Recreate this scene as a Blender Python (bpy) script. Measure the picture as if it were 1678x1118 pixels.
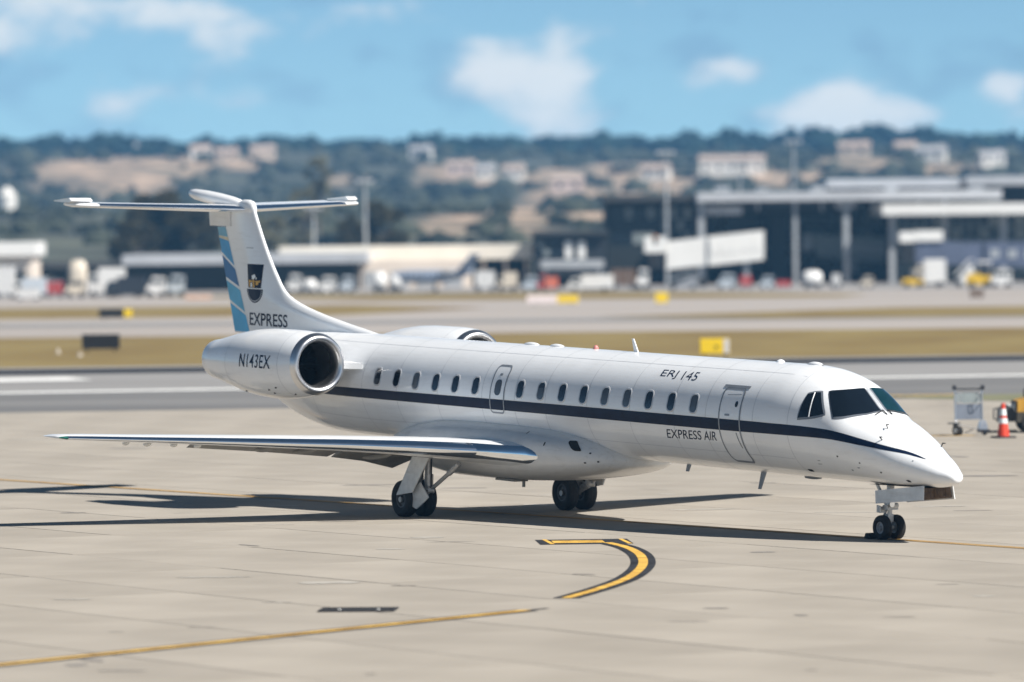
import bpy, bmesh, math, random
from mathutils import Vector, Matrix, noise
for o in list(bpy.data.objects): bpy.data.objects.remove(o)
scene = bpy.context.scene; col = scene.collection
R = math.radians; pi = math.pi
rng = random.Random(7)

# ------------------------------------------------------------------ camera
CAM_H = 6.012; TILT = math.atan((559-385)/9322.0); ROLL = -0.0105; FPX = 9322.0
fw = Vector((0, math.cos(TILT), -math.sin(TILT))); up0 = Vector((0, math.sin(TILT), math.cos(TILT))); rt0 = Vector((1, 0, 0))
crt = rt0*math.cos(ROLL)+up0*math.sin(ROLL); cup = up0*math.cos(ROLL)-rt0*math.sin(ROLL)
cd = bpy.data.cameras.new('camera'); cam = bpy.data.objects.new('camera', cd); col.objects.link(cam)
cam.matrix_world = Matrix(((crt.x, cup.x, -fw.x, 0), (crt.y, cup.y, -fw.y, 0), (crt.z, cup.z, -fw.z, CAM_H), (0, 0, 0, 1)))
cd.sensor_fit = 'HORIZONTAL'; cd.sensor_width = 36.0; cd.lens = 200.0; cd.clip_start = 1.0; cd.clip_end = 12000
cd.dof.use_dof = True; cd.dof.focus_distance = 116.0; cd.dof.aperture_fstop = 0.82
scene.camera = cam
scene.render.resolution_x = 1024; scene.render.resolution_y = 682

# ------------------------------------------------------------------ sun, sky, exposure
SUN_AZ, SUN_EL = R(122), R(46)          # azimuth clockwise from +Y
sdir = Vector((math.sin(SUN_AZ)*math.cos(SUN_EL), math.cos(SUN_AZ)*math.cos(SUN_EL), math.sin(SUN_EL)))
sl = bpy.data.lights.new('sun', 'SUN'); sl.energy = 4.8; sl.angle = R(0.5); sl.color = (1.0, 0.955, 0.89)
so = bpy.data.objects.new('sun', sl); col.objects.link(so); so.rotation_euler = sdir.to_track_quat('Z', 'Y').to_euler(); so.location = (60, -60, 90)
w = bpy.data.worlds.new('World'); scene.world = w; w.use_nodes = True
nt = w.node_tree; nt.nodes.clear()
def N(t, typ, **kw):
    n = t.nodes.new(typ)
    for k, v in kw.items(): setattr(n, k, v)
    return n
wo = N(nt, 'ShaderNodeOutputWorld'); bg = N(nt, 'ShaderNodeBackground'); bg.inputs[1].default_value = 0.061
nt.links.new(bg.outputs[0], wo.inputs[0])
sky = N(nt, 'ShaderNodeTexSky', sky_type='NISHITA', sun_disc=False, sun_elevation=SUN_EL, sun_rotation=SUN_AZ, altitude=8500, air_density=1.0, dust_density=0.0, ozone_density=3.5)
# clouds: puffs of cumulus spread over the whole sky by direction
tc = N(nt, 'ShaderNodeTexCoord')
mp = N(nt, 'ShaderNodeMapping'); mp.inputs['Scale'].default_value = (1, 1, 2.0); mp.inputs['Location'].default_value = (0.0, 0.0, 0.0)
nt.links.new(tc.outputs['Generated'], mp.inputs[0])
def wnoise(sc, det, rough):
    n = N(nt, 'ShaderNodeTexNoise'); n.inputs['Scale'].default_value = sc; n.inputs['Detail'].default_value = det; n.inputs['Roughness'].default_value = rough
    nt.links.new(mp.outputs[0], n.inputs['Vector']); return n.outputs['Fac']
def wmath(op, a, b=None, c=None, clamp=False):
    n = N(nt, 'ShaderNodeMath', operation=op); n.use_clamp = clamp
    for i, v in enumerate((a, b, c)):
        if v is None: continue
        if isinstance(v, (int, float)): n.inputs[i].default_value = v
        else: nt.links.new(v, n.inputs[i])
    return n.outputs[0]
big = wnoise(26, 3, .55); fine = wnoise(75, 6, .62)
billow = wmath('MULTIPLY', wmath('SUBTRACT', fine, .5), 1.15)
dens = wmath('ADD', wmath('MULTIPLY', wmath('SUBTRACT', big, .5), .55), wmath('ADD', wmath('MULTIPLY', billow, .75), .43))
# the cumulus the photograph shows, by bearing (degrees right of north, degrees up, width, height, weight)
BLOBS = [(-4.6, 2.25, .9, .36, .36), (-3.3, 2.25, .9, .3, .30), (-2.95, 1.98, .45, .32, .34), (-.3, 1.68, .5, .32, .42), (.35, 1.5, .6, .36, .38), (2.16, 1.64, .6, .2, .40), (3.3, 1.38, .35, .15, .38), (2.95, 1.12, .6, .27, .37),
         (3.75, 1.18, .6, .3, .44), (5.0, 1.5, .4, .17, .40), (5.0, 1.15, .4, .24, .35), (-1.35, 2.3, .7, .2, .33), (.55, 1.05, .7, .22, .32), (-4.05, 1.3, .4, .22, .32), (-3.4, 1.5, .45, .18, .27), (-2.6, 1.35, .35, .16, .27), (.7, 2.0, .6, .18, .16)]
sep = N(nt, 'ShaderNodeSeparateXYZ'); nt.links.new(tc.outputs['Generated'], sep.inputs[0])
for az, el, wx, wz, k in BLOBS:
    dx = wmath('DIVIDE', wmath('SUBTRACT', sep.outputs[0], math.sin(R(az))), math.sin(R(wx)))
    dz = wmath('DIVIDE', wmath('SUBTRACT', sep.outputs[2], math.sin(R(el))), math.sin(R(wz)))
    d2 = wmath('ADD', wmath('MULTIPLY', dx, dx), wmath('MULTIPLY', dz, dz))
    front = wmath('GREATER_THAN', sep.outputs[1], 0.0)
    dens = wmath('ADD', dens, wmath('MULTIPLY', wmath('MULTIPLY', wmath('EXPONENT', wmath('MULTIPLY', d2, -1.0)), k), front))
ramp = N(nt, 'ShaderNodeMapRange'); ramp.interpolation_type = 'SMOOTHSTEP'
ramp.inputs['From Min'].default_value = .57; ramp.inputs['From Max'].default_value = .86; ramp.inputs['To Max'].default_value = .86
nt.links.new(dens, ramp.inputs['Value'])
veil = N(nt, 'ShaderNodeMapRange'); veil.interpolation_type = 'SMOOTHSTEP'; veil.inputs['From Min'].default_value = .50; veil.inputs['From Max'].default_value = .68; veil.inputs['To Max'].default_value = .55
nt.links.new(wnoise(44, 3, .5), veil.inputs['Value'])
tint = N(nt, 'ShaderNodeMix', data_type='RGBA', blend_type='MULTIPLY'); tint.inputs[0].default_value = 1.0
nt.links.new(sky.outputs[0], tint.inputs[6]); tint.inputs[7].default_value = (1.20, 1.24, .98, 1)
cc = N(nt, 'ShaderNodeMix', data_type='RGBA'); cc.inputs[6].default_value = (5.6, 6.9, 7.9, 1); cc.inputs[7].default_value = (9.0, 9.2, 9.2, 1)
body = N(nt, 'ShaderNodeMapRange'); body.inputs['From Min'].default_value = .62; body.inputs['From Max'].default_value = .95; nt.links.new(dens, body.inputs['Value']); nt.links.new(body.outputs[0], cc.inputs[0])
mx = N(nt, 'ShaderNodeMix', data_type='RGBA'); nt.links.new(ramp.outputs[0], mx.inputs[0]); vm = N(nt, 'ShaderNodeMix', data_type='RGBA', blend_type='MULTIPLY'); nt.links.new(veil.outputs[0], vm.inputs[0]); nt.links.new(tint.outputs[2], vm.inputs[6]); vm.inputs[7].default_value = (.74, .72, .80, 1)
nt.links.new(vm.outputs[2], mx.inputs[6]); nt.links.new(cc.outputs[2], mx.inputs[7])
nt.links.new(mx.outputs[2], bg.inputs[0])
scene.view_settings.view_transform = 'Standard'; scene.view_settings.look = 'None'; scene.view_settings.exposure = 0.72; scene.view_settings.gamma = 1.0
scene.render.engine = 'CYCLES'
scene.cycles.max_bounces = 8; scene.cycles.volume_bounces = 1

# ------------------------------------------------------------------ helpers
MATS = {}
def mat(name, c, rough=.6, metal=0.0, var=.12, scale=3.0, bump=0.0, bscale=30.0, coat=0.0, spec=.5, rnd=0.0, c2=None, obj=True, stretch=None):
    m = bpy.data.materials.new(name); m.use_nodes = True; t = m.node_tree; b = t.nodes['Principled BSDF']
    b.inputs['Roughness'].default_value = rough; b.inputs['Metallic'].default_value = metal; b.inputs['Coat Weight'].default_value = coat; b.inputs['Coat Roughness'].default_value = .06
    b.inputs['Specular IOR Level'].default_value = spec
    tc = N(t, 'ShaderNodeTexCoord'); src = tc.outputs['Object' if obj else 'Generated']
    if stretch:
        mpn = N(t, 'ShaderNodeMapping'); mpn.inputs['Scale'].default_value = stretch; t.links.new(src, mpn.inputs[0]); src = mpn.outputs[0]
    n = N(t, 'ShaderNodeTexNoise'); n.inputs['Scale'].default_value = scale; n.inputs['Detail'].default_value = 5; t.links.new(src, n.inputs['Vector'])
    cr = N(t, 'ShaderNodeValToRGB'); e = cr.color_ramp.elements; e[0].position = .3; e[1].position = .72
    lo = [max(0, x*(1-var)) for x in c]; hi = [min(1, x*(1+var)) for x in (c2 or c)]
    e[0].color = (*lo, 1); e[1].color = (*hi, 1); t.links.new(n.outputs['Fac'], cr.inputs[0]); outc = cr.outputs[0]
    if rnd:
        oi = N(t, 'ShaderNodeObjectInfo'); mr = N(t, 'ShaderNodeMapRange'); mr.inputs['To Min'].default_value = 1-rnd; mr.inputs['To Max'].default_value = 1+rnd
        t.links.new(oi.outputs['Random'], mr.inputs['Value']); mm = N(t, 'ShaderNodeVectorMath', operation='SCALE'); t.links.new(outc, mm.inputs[0]); t.links.new(mr.outputs[0], mm.inputs['Scale']); outc = mm.outputs[0]
    t.links.new(outc, b.inputs['Base Color'])
    if bump:
        n2 = N(t, 'ShaderNodeTexNoise'); n2.inputs['Scale'].default_value = bscale; n2.inputs['Detail'].default_value = 4; t.links.new(src, n2.inputs['Vector'])
        bp = N(t, 'ShaderNodeBump'); bp.inputs['Strength'].default_value = bump; bp.inputs['Distance'].default_value = .02; t.links.new(n2.outputs['Fac'], bp.inputs['Height']); t.links.new(bp.outputs[0], b.inputs['Normal'])
    MATS[name] = m; return m
def obj(name, me, m=None, parent=None, smooth=False, loc=None, rz=None):
    o = bpy.data.objects.new(name, me); col.objects.link(o)
    if m is not None and not me.materials: me.materials.append(m)
    if parent: o.parent = parent
    if loc: o.location = loc
    if rz is not None: o.rotation_euler = (0, 0, rz)
    if smooth:
        for p in me.polygons: p.use_smooth = True
        if smooth is not True:
            me.update(); 
            try: me.set_sharp_from_angle(angle=R(smooth))
            except Exception: pass
    return o
def tag(o, label=None, cat=None, group=None, kind=None):
    for k, v in (('label', label), ('category', cat), ('group', group), ('kind', kind)):
        if v: o[k] = v
    return o
def empty(name, loc=(0, 0, 0), rz=0.0):
    o = bpy.data.objects.new(name, None); col.objects.link(o); o.location = loc; o.rotation_euler = (0, 0, rz); return o
class MB:
    def __init__(s): s.v = []; s.f = []
    def add(s, vs, fs):
        b = len(s.v); s.v += [tuple(v) for v in vs]; s.f += [tuple(b+i for i in f) for f in fs]; return s
    def box(s, c, d, rz=0.0, M=None, taper=1.0):
        x, y, z = d[0]/2, d[1]/2, d[2]/2; vs = []
        for k in (-1, 1):
            tp = taper if k > 0 else 1.0
            for i, j in ((-1, -1), (1, -1), (1, 1), (-1, 1)): vs.append(Vector((i*x*tp, j*y*tp, k*z)))
        if M is None: M = Matrix.Rotation(rz, 3, 'Z')
        vs = [M @ v+Vector(c) for v in vs]
        return s.add(vs, [(3, 2, 1, 0), (4, 5, 6, 7), (0, 1, 5, 4), (1, 2, 6, 5), (2, 3, 7, 6), (3, 0, 4, 7)])
    def bbox(s, x0, x1, y0, y1, z0, z1): return s.box(((x0+x1)/2, (y0+y1)/2, (z0+z1)/2), (abs(x1-x0), abs(y1-y0), abs(z1-z0)))
    def tube(s, p, q, r, r2=None, n=12, cap=True):
        p, q = Vector(p), Vector(q); d = (q-p).normalized(); a = d.orthogonal().normalized(); b = d.cross(a); r2 = r if r2 is None else r2; vs = []
        for c, rr in ((p, r), (q, r2)):
            for i in range(n): t = 2*pi*i/n; vs.append(c+(a*math.cos(t)+b*math.sin(t))*rr)
        fs = [(i, (i+1) % n, n+(i+1) % n, n+i) for i in range(n)]
        if cap: fs += [tuple(range(n-1, -1, -1)), tuple(range(n, 2*n))]
        return s.add(vs, fs)
    def path(s, pts, r, n=8):
        for a, b in zip(pts[:-1], pts[1:]): s.tube(a, b, r, n=n)
        return s
    def rings(s, rings, cap0=True, cap1=True, closed=True):
        b = len(s.v); n = len(rings[0])
        for r_ in rings: s.v += [tuple(p) for p in r_]
        for i in range(len(rings)-1):
            for j in range(n if closed else n-1):
                k = (j+1) % n; s.f.append((b+i*n+j, b+i*n+k, b+(i+1)*n+k, b+(i+1)*n+j))
        if cap0: s.f.append(tuple(b+j for j in range(n-1, -1, -1)))
        if cap1: s.f.append(tuple(b+(len(rings)-1)*n+j for j in range(n)))
        return s
    def lathe(s, prof, M, n=32, cap0=False, cap1=False):
        """prof: (along, radius); M maps (along, r cos, r sin) to space"""
        return s.rings([[M(a, r*math.cos(2*pi*i/n), r*math.sin(2*pi*i/n)) for i in range(n)] for a, r in prof], cap0, cap1)
    def prism(s, poly, z0, z1):
        n = len(poly); vs = [(x, y, z0) for x, y in poly]+[(x, y, z1) for x, y in poly]
        return s.add(vs, [tuple(range(n-1, -1, -1)), tuple(range(n, 2*n))]+[(i, (i+1) % n, n+(i+1) % n, n+i) for i in range(n)])
    def slab(s, poly3, th):
        """flat plate: polygon in space extruded by the vector th"""
        n = len(poly3); th = Vector(th); vs = [Vector(p) for p in poly3]; vs = vs+[p+th for p in vs]
        return s.add(vs, [tuple(range(n-1, -1, -1)), tuple(range(n, 2*n))]+[(i, (i+1) % n, n+(i+1) % n, n+i) for i in range(n)])
    def mesh(s, name):
        me = bpy.data.meshes.new(name); me.from_pydata(s.v, [], s.f); me.validate()
        bm = bmesh.new(); bm.from_mesh(me); bmesh.ops.recalc_face_normals(bm, faces=bm.faces); bm.to_mesh(me); bm.free(); me.update(); return me
    def build(s, name, m, parent=None, smooth=False, loc=None, rz=None): return obj(name, s.mesh(name), m, parent, smooth, loc, rz)
def copy_tree(o, parent=None):
    c = o.copy(); col.objects.link(c); c.parent = parent
    for ch in list(o.children): copy_tree(ch, c)
    return c
def at(px, py, Y):
    """point at depth Y in the bearing measured on the photograph"""
    a, b = px-839.0, py-559.0; ix = a*math.cos(ROLL)+b*math.sin(ROLL); iy = -a*math.sin(ROLL)+b*math.cos(ROLL)
    d = fw*FPX+rt0*ix-up0*iy; return Vector((0, 0, CAM_H))+d*(Y/d.y)

# ------------------------------------------------------------------ measured shape tables
def pchip(xs, ys):
    n=len(xs); h=[xs[i+1]-xs[i] for i in range(n-1)]; d=[(ys[i+1]-ys[i])/h[i] for i in range(n-1)]
    m=[0.0]*n; m[0]=d[0]; m[-1]=d[-1]
    for i in range(1,n-1):
        if d[i-1]*d[i]>0:
            w1=2*h[i]+h[i-1]; w2=h[i]+2*h[i-1]; m[i]=(w1+w2)/(w1/d[i-1]+w2/d[i])
    def f(x):
        if x<=xs[0]: return ys[0]
        if x>=xs[-1]: return ys[-1]
        lo=0; hi=n-1
        while hi-lo>1:
            k=(lo+hi)//2
            if xs[k]<=x: lo=k
            else: hi=k
        t=(x-xs[lo])/h[lo]; t2=t*t; t3=t2*t
        return (2*t3-3*t2+1)*ys[lo]+(t3-2*t2+t)*h[lo]*m[lo]+(-2*t3+3*t2)*ys[hi]+(t3-t2)*h[lo]*m[hi]
    return f
NOSE=2.27   # nose tip lies this far ahead of the nose gear
FUS=[ # t, top, bottom, half width, height of widest point
(0.07,1.325,1.305,.005,1.315),(.085,1.39,1.25,.085,1.32),(.14,1.44,1.20,.15,1.335),(.28,1.515,1.16,.23,1.36),(.5,1.635,1.12,.345,1.40),
(1.0,1.885,1.09,.53,1.50),(1.5,2.12,1.08,.70,1.63),(2.0,2.33,1.08,.81,1.75),(2.5,2.50,1.08,.905,1.87),(2.8,2.71,1.08,.95,1.93),(3.1,2.93,1.08,.985,1.99),
(3.4,3.075,1.08,1.02,2.04),(3.83,3.20,1.08,1.065,2.10),(4.3,3.275,1.08,1.105,2.14),(4.8,3.306,1.08,1.13,2.165),(5.4,3.31,1.08,1.135,2.175),
(17.6,3.31,1.08,1.135,2.175),(19,3.31,1.065,1.135,2.175),(20,3.31,1.055,1.13,2.18),(21,3.31,1.05,1.12,2.2),(22,3.31,1.05,1.08,2.24),(23,3.31,1.08,1.01,2.3),
(24,3.30,1.19,.9,2.38),(25,3.26,1.40,.75,2.48),(26,3.2,1.73,.56,2.6),(27,3.1,2.2,.33,2.72),(27.93,2.95,2.75,.06,2.85)]
_ft=[r[0] for r in FUS]; F_top,F_bot,F_w,F_zm=[pchip(_ft,[r[k] for r in FUS]) for k in (1,2,3,4)]
def fus(s,th,off=0.0):
    """point on the fuselage skin: s aft of the nose gear, th angle from starboard (0) up to the crown (pi/2); returns (s,y,z)"""
    t=s+NOSE; zm=F_zm(t); c,sn=math.cos(th),math.sin(th); h=(F_top(t)-zm) if sn>=0 else (zm-F_bot(t)); w=F_w(t)
    y,z=w*c,zm+h*sn
    if off:
        ny,nz=c/max(w,.01),sn/max(h,.01); l=math.hypot(ny,nz); y+=ny/l*off; z+=nz/l*off
    return (s,y,z)
def fus_th(s,z):
    t=s+NOSE; zm=F_zm(t); h=(F_top(t)-zm) if z>=zm else (zm-F_bot(t)); return math.asin(max(-1,min(1,(z-zm)/h)))
# wing leading edge
def wing_le(y):
    return 15.46-(10.02-y)*.4183-(1.12*min(1.15,(1.95-y)/.47)**1.7 if y<1.95 else 0)   # swept glove at the root

# ------------------------------------------------------------------ ground, apron, taxiways
mat('dry_grass', (.225, .160, .066), .95, spec=.08, var=.25, scale=.12, bump=.6, bscale=4, c2=(.185, .145, .062), stretch=(1, .35, 1))
mat('far_ground', (.10, .095, .065), .95, spec=.08, var=.35, scale=.02, c2=(.13, .115, .08))
mat('concrete', (.310, .281, .240), .85, spec=.08, var=.08, scale=.35, bump=.08, bscale=40, rnd=.045, c2=(.335, .304, .262))
mat('sealant', (.09, .083, .075), .9, var=.2)
mat('asphalt_dark', (.145, .145, .148), .9, spec=.08, var=.14, scale=.15, bump=.2, bscale=20, c2=(.17, .168, .165), stretch=(.3, 1, 1))
mat('asphalt_mid', (.245, .24, .235), .9, spec=.08, var=.08, scale=.1, stretch=(.25, 1, 1), bump=.15, bscale=20)
mat('asphalt_black', (.016, .018, .024), .85, spec=.08, var=.3, scale=.2, stretch=(.2, 1, 1))
mat('taxi_concrete', (.33, .30, .275), .9, spec=.08, var=.1, scale=.05, stretch=(.2, 1, 1))
mat('paint_yellow', (.56, .30, .04), .7, var=.3, scale=2.2, c2=(.64, .40, .07))
mat('paint_black', (.035, .036, .04), .75, spec=.08, var=.4, scale=1.6)
mat('paint_white', (.72, .72, .70), .7, var=.12, scale=1.0)
mat('rubber_and_shadow', (.20, .185, .17), .9, var=.15)
mat('damp_mark', (.265, .242, .215), .9, var=.1, spec=.08)
mat('green_paint', (.16, .17, .10), .9, spec=.08, var=.2, scale=.6, c2=(.19, .185, .12))
g = MB().add([(-4000, -3000, -.06), (4000, -3000, -.06), (4000, 4600, -.06), (-4000, 4600, -.06)], [(0, 1, 2, 3)]).build('ground', MATS['far_ground']); g['kind'] = 'structure'
# apron: single concrete slabs set out along the stand's lead-in direction, joints between them
JD = R(-58.5); ju = Vector((math.cos(JD), math.sin(JD))); jv = Vector((-ju.y, ju.x))      # along, across
def uv(u, v): p = ju*u+jv*v; return p
def edge_y(x): return 201.5+.2*x                                                        # where the concrete ends
apron = MB().add([(-160, -60, -.035), (160, -60, -.035), (160, edge_y(160)+3, -.035), (-160, edge_y(-160)+3, -.035)], [(0, 1, 2, 3)]).build('apron', MATS['sealant']); apron['kind'] = 'structure'
SW, SL, GAP = 3.85, 5.8, .034
slab_me = MB().box((0, 0, -.02), (SL-GAP, SW-GAP, .04)).mesh('slab'); slab_me.materials.append(MATS['concrete'])
half = {Y: Y*839/FPX for Y in (0,)}
inside, rest = [], []
V0 = 49.5-2*math.floor(49.5/ SW)*SW/2
for iv in range(-60, 70):
    v = 49.5+(iv+.5)*SW
    for iu in range(-60, 60):
        u = 1.7+(iu+.5)*SL
        p = uv(u, v)
        if not (-150 < p.x < 150 and -50 < p.y < edge_y(p.x)+1.5): continue
        vis = 74 < p.y and abs(p.x) < p.y*839/FPX+2.2
        (inside if vis else rest).append((p, iu, iv))
for p, iu, iv in inside:
    o = bpy.data.objects.new('slab', slab_me); col.objects.link(o); o.parent = apron; o.location = (p.x, p.y, rng.uniform(-.003, .001)); o.rotation_euler = (0, 0, JD)
m_ = MB(); MR = Matrix.Rotation(JD, 3, 'Z')
for p, iu, iv in rest:
    a, b = (SL-GAP)/2, (SW-GAP)/2
    m_.add([MR @ Vector((x, y, 0))+Vector((p.x, p.y, 0)) for x, y in ((-a, -b), (a, -b), (a, b), (-a, b))], [(0, 1, 2, 3)])
o = m_.build('slab_field', MATS['concrete'], apron); o['kind'] = 'stuff'
def strip(name, lo, hi, m, z, x0=-400, x1=400, n=8, kind='structure'):
    mb = MB(); xs = [x0+(x1-x0)*i/n for i in range(n+1)]
    for a, b in zip(xs[:-1], xs[1:]): mb.add([(a, lo(a), z), (b, lo(b), z), (b, hi(b), z), (a, hi(a), z)], [(0, 1, 2, 3)])
    o = mb.build(name, MATS[m]); o['kind'] = kind; return o
cl = lambda x: max(-60, min(60, x))
L1 = lambda x: edge_y(x); L2 = lambda x: 228.7+.27*cl(x); L3 = lambda x: 257+.25*cl(x); L4 = lambda x: 266.5+.25*cl(x); L5 = lambda x: 270.5+.22*cl(x)
strip('taxiway_edge', L1, L2, 'asphalt_dark', .004)
strip('taxiway', L2, L3, 'asphalt_mid', .004)
strip('taxiway_shoulder', L3, L4, 'asphalt_black', .008)
strip('shoulder_path', L4, L5, 'asphalt_mid', .004)
strip('grass_strip', L5, lambda x: 349.0, 'dry_grass', .004)
strip('taxiway', lambda x: 349.0, lambda x: 389.0, 'taxi_concrete', .004)
strip('taxiway', lambda x: 389.0, lambda x: 408.0, 'asphalt_mid', .004)
strip('taxiway', lambda x: 408.0, lambda x: 740.0, 'taxi_concrete', .004)
strip('far_apron_road', lambda x: 585, lambda x: 640, 'asphalt_mid', .010)
def sheet(name, poly, m, z):
    o = MB().add([(x, y, z) for x, y in poly], [tuple(range(len(poly)))]).build(name, MATS[m]); o['kind'] = 'structure'; return o
sheet('grass_island', [(-120, 425), (-14, 432), (-2, 470), (-14, 500), (-120, 497)], 'dry_grass', .012)
sheet('grass_island', [(-12, 528), (30, 521), (34, 540), (10, 590), (-40, 592)], 'dry_grass', .014)
sheet('grass_island', [(6, 410), (22, 392), (120, 388), (120, 444), (30, 446)], 'dry_grass', .016)
sheet('taxiway_line', [(-60, 392), (60, 392), (60, 396), (-60, 396)], 'asphalt_dark', .018)
# painted lines
def ribbon(name, pts, w, m, z, cap=True):
    """marking of width w laid along ground points"""
    P = [Vector(p) for p in pts]; L_, R_ = [], []
    for i, p in enumerate(P):
        d = (P[min(i+1, len(P)-1)]-P[max(i-1, 0)]).normalized(); n = Vector((-d.y, d.x)); L_.append(p+n*w/2); R_.append(p-n*w/2)
    mb = MB()
    for i in range(len(P)-1): mb.add([(*L_[i], z), (*R_[i], z), (*R_[i+1], z), (*L_[i+1], z)], [(0, 1, 2, 3)])
    o = mb.build(name, MATS[m]); o['kind'] = 'structure'; return o
def smoothpts(pts, n=6):
    out = []; P = [Vector(p) for p in pts]
    for i in range(len(P)-1):
        p0, p1, p2, p3 = P[max(i-1, 0)], P[i], P[i+1], P[min(i+2, len(P)-1)]
        for k in range(n):
            t = k/n; out.append(.5*((2*p1)+(p2-p0)*t+(2*p0-5*p1+4*p2-p3)*t*t+(3*p1-p0-3*p2+p3)*t**3))
    return out+[P[-1]]
ribbon('taxi_line_edge', [(x, L2(x)+.0) for x in range(-60, 61, 10)], 2.3, 'paint_white', .016)
ribbon('taxi_line_dash', [(-60, 233.5), (-18.6, 245.0)], 5.5, 'paint_white', .016)
P0 = Vector((7.332, 110.75)); du = Vector((math.cos(-1.006), math.sin(-1.006))); dn = Vector((-du.y, du.x))
lead = [P0+du*k for k in (-75, -50, -20, 0, 20, 50)]
mat('paint_worn', (.56, .30, .06), .8, var=.25, scale=.7, c2=(.52, .33, .11))
ribbon('lead_in_line_border', lead, .30, 'rubber_and_shadow', .006)
for k in (-1, 1): ribbon('lead_in_line', [p+dn*k*.085 for p in lead], .09, 'paint_worn', .010)
curve = smoothpts([(.85, 93.85), (1.47, 96.46), (1.99, 99.29), (2.31, 102.72), (2.36, 106.0), (2.17, 108.75), (1.82, 110.6)])
ribbon('curved_line_border', curve, .46, 'paint_black', .006); ribbon('curved_line', curve, .175, 'paint_yellow', .010)
ribbon('stop_bar_border', [(.46, 111.0), (2.27, 111.1)], 1.75, 'paint_black', .005); ribbon('stop_bar', [(.75, 111.0), (1.75, 111.05)], .85, 'paint_yellow', .009)
for xx in (.62, 2.12): ribbon('stop_bar_end', [(xx-.03, 111.9), (xx+.13, 110.2)], .085, 'paint_yellow', .009)
st = [(-12.0, 73.82), (-7.29, 80.42), (.20, 90.92)]
ribbon('guide_line_border', st, .46, 'paint_black', .006); ribbon('guide_line', st, .2, 'paint_yellow', .010)
ribbon('guide_line_tip', [(.20, 90.92), (.52, 91.36)], .12, 'paint_black', .006)
sheet('painted_island', [(13.4, 207), (60, 214), (60, 203), (18.5, 198), (14.5, 203.8)], 'green_paint', .010)
ribbon('island_line', [(11.5, 207.0), (16.2, 207.5)], .7, 'paint_yellow', .014)
ribbon('apron_line', [(11.6, 166.2), (13.5, 166.4)], .35, 'paint_yellow', .006)
# old patches, scuffs and tyre marks on the concrete (worn paint, rubber), and one small painted shadow
mat('pale_patch', (.375, .35, .31), .85, var=.1, scale=.8)
def scuff(name, x, y, L, wd, ang, m, z=.004):
    d = Vector((math.cos(ang), math.sin(ang))); n = Vector((-d.y, d.x)); c = Vector((x, y)); k = 9; top, bot = [], []
    for i in range(k+1):
        t = i/k-.5; ww = wd*(1-(2*t)**2)**.5*.5*rng.uniform(.6, 1.0)+.004; top.append(c+d*t*L+n*ww); bot.append(c+d*t*L-n*ww*rng.uniform(.6, 1))
    mb = MB()
    for i in range(k): mb.add([(*top[i], z), (*bot[i], z), (*bot[i+1], z), (*top[i+1], z)], [(0, 1, 2, 3)])
    o = mb.build(name, MATS[m]); o['kind'] = 'structure'
for (px, py, L, wd, m) in ((540, 955, 1.1, .9, 'pale_patch'), (350, 946, 1.4, .35, 'pale_patch'), (700, 881, .7, .7, 'pale_patch'), (1553, 958, .45, .12, 'rubber_and_shadow'), (760, 800, 1.2, .5, 'rubber_and_shadow'), (610, 795, 1.6, .5, 'rubber_and_shadow'),
                           (210, 735, 1.2, .8, 'rubber_and_shadow'), (520, 700, 1.0, .6, 'rubber_and_shadow'), (1150, 835, 1.6, .4, 'pale_patch'), (1400, 840, 1.8, .4, 'pale_patch'), (1540, 830, 1.2, .5, 'pale_patch'), (330, 1028, .5, .1, 'rubber_and_shadow'), (190, 1036, .25, .09, 'rubber_and_shadow'),
                           (1250, 905, .5, .4, 'rubber_and_shadow'), (640, 900, .6, .5, 'pale_patch'), (450, 860, .9, .3, 'pale_patch'), (1000, 700, 2., 1., 'rubber_and_shadow'), (1620, 780, 1.5, .8, 'rubber_and_shadow'), (125, 1090, .35, .5, 'rubber_and_shadow'), (1330, 1098, .2, .1, 'rubber_and_shadow'), (60, 720, 2., .7, 'pale_patch')):  # small dark patch at lower left stands in for a cast shadow
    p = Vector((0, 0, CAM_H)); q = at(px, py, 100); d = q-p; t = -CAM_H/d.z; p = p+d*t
    scuff('stain_and_shadow', p.x, p.y, L, wd, R(rng.uniform(-8, 8)), m, rng.uniform(.0035, .0048))
for k in range(46):
    Y = 78+120*rng.random()**1.3; x = rng.uniform(-1, 1)*Y*.088
    scuff('stain_and_shadow', x, Y, rng.uniform(.15, .9)*Y/90, rng.uniform(.04, .5)*Y/90, R(rng.choice((rng.uniform(-12, 12), -58))), rng.choice(('rubber_and_shadow', 'pale_patch', 'damp_mark')), .0036+.00002*k)
mat('iron', (.055, .052, .05), .6, metal=.6, var=.3, scale=8)
gr = empty('drain_grate', (-2.52, 91.45, .004), R(-4)); tag(gr, 'dark flush drain grate in the concrete near the straight yellow line', 'drain grate')
mb = MB(); mb.bbox(-.62, .62, -.46, -.40, 0, .014); mb.bbox(-.62, .62, .40, .46, 0, .014); mb.bbox(-.62, -.56, -.40, .40, 0, .014); mb.bbox(.56, .62, -.40, .40, 0, .014); mb.build('frame', MATS['iron'], gr)
MB().add([(-.56, -.4, .002), (.56, -.4, .002), (.56, .4, .002), (-.56, .4, .002)], [(0, 1, 2, 3)]).build('pit', MATS['paint_black'], gr)
bar_me = MB().bbox(-.016, .016, -.40, .40, .003, .012).mesh('bar'); bar_me.materials.append(MATS['iron'])
for i in range(18): o = bpy.data.objects.new('bar', bar_me); col.objects.link(o); o.parent = gr; o.location = (-.52+i*.0612, 0, 0)
for sx in (-.3, .33): MB().lathe([(0.0125, .032), (.02, .025)], lambda a, x, y, sx=sx: (sx+x, -.05+y, a), 10, True, True).build('bolt', MATS['paint_white'], gr)

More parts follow.
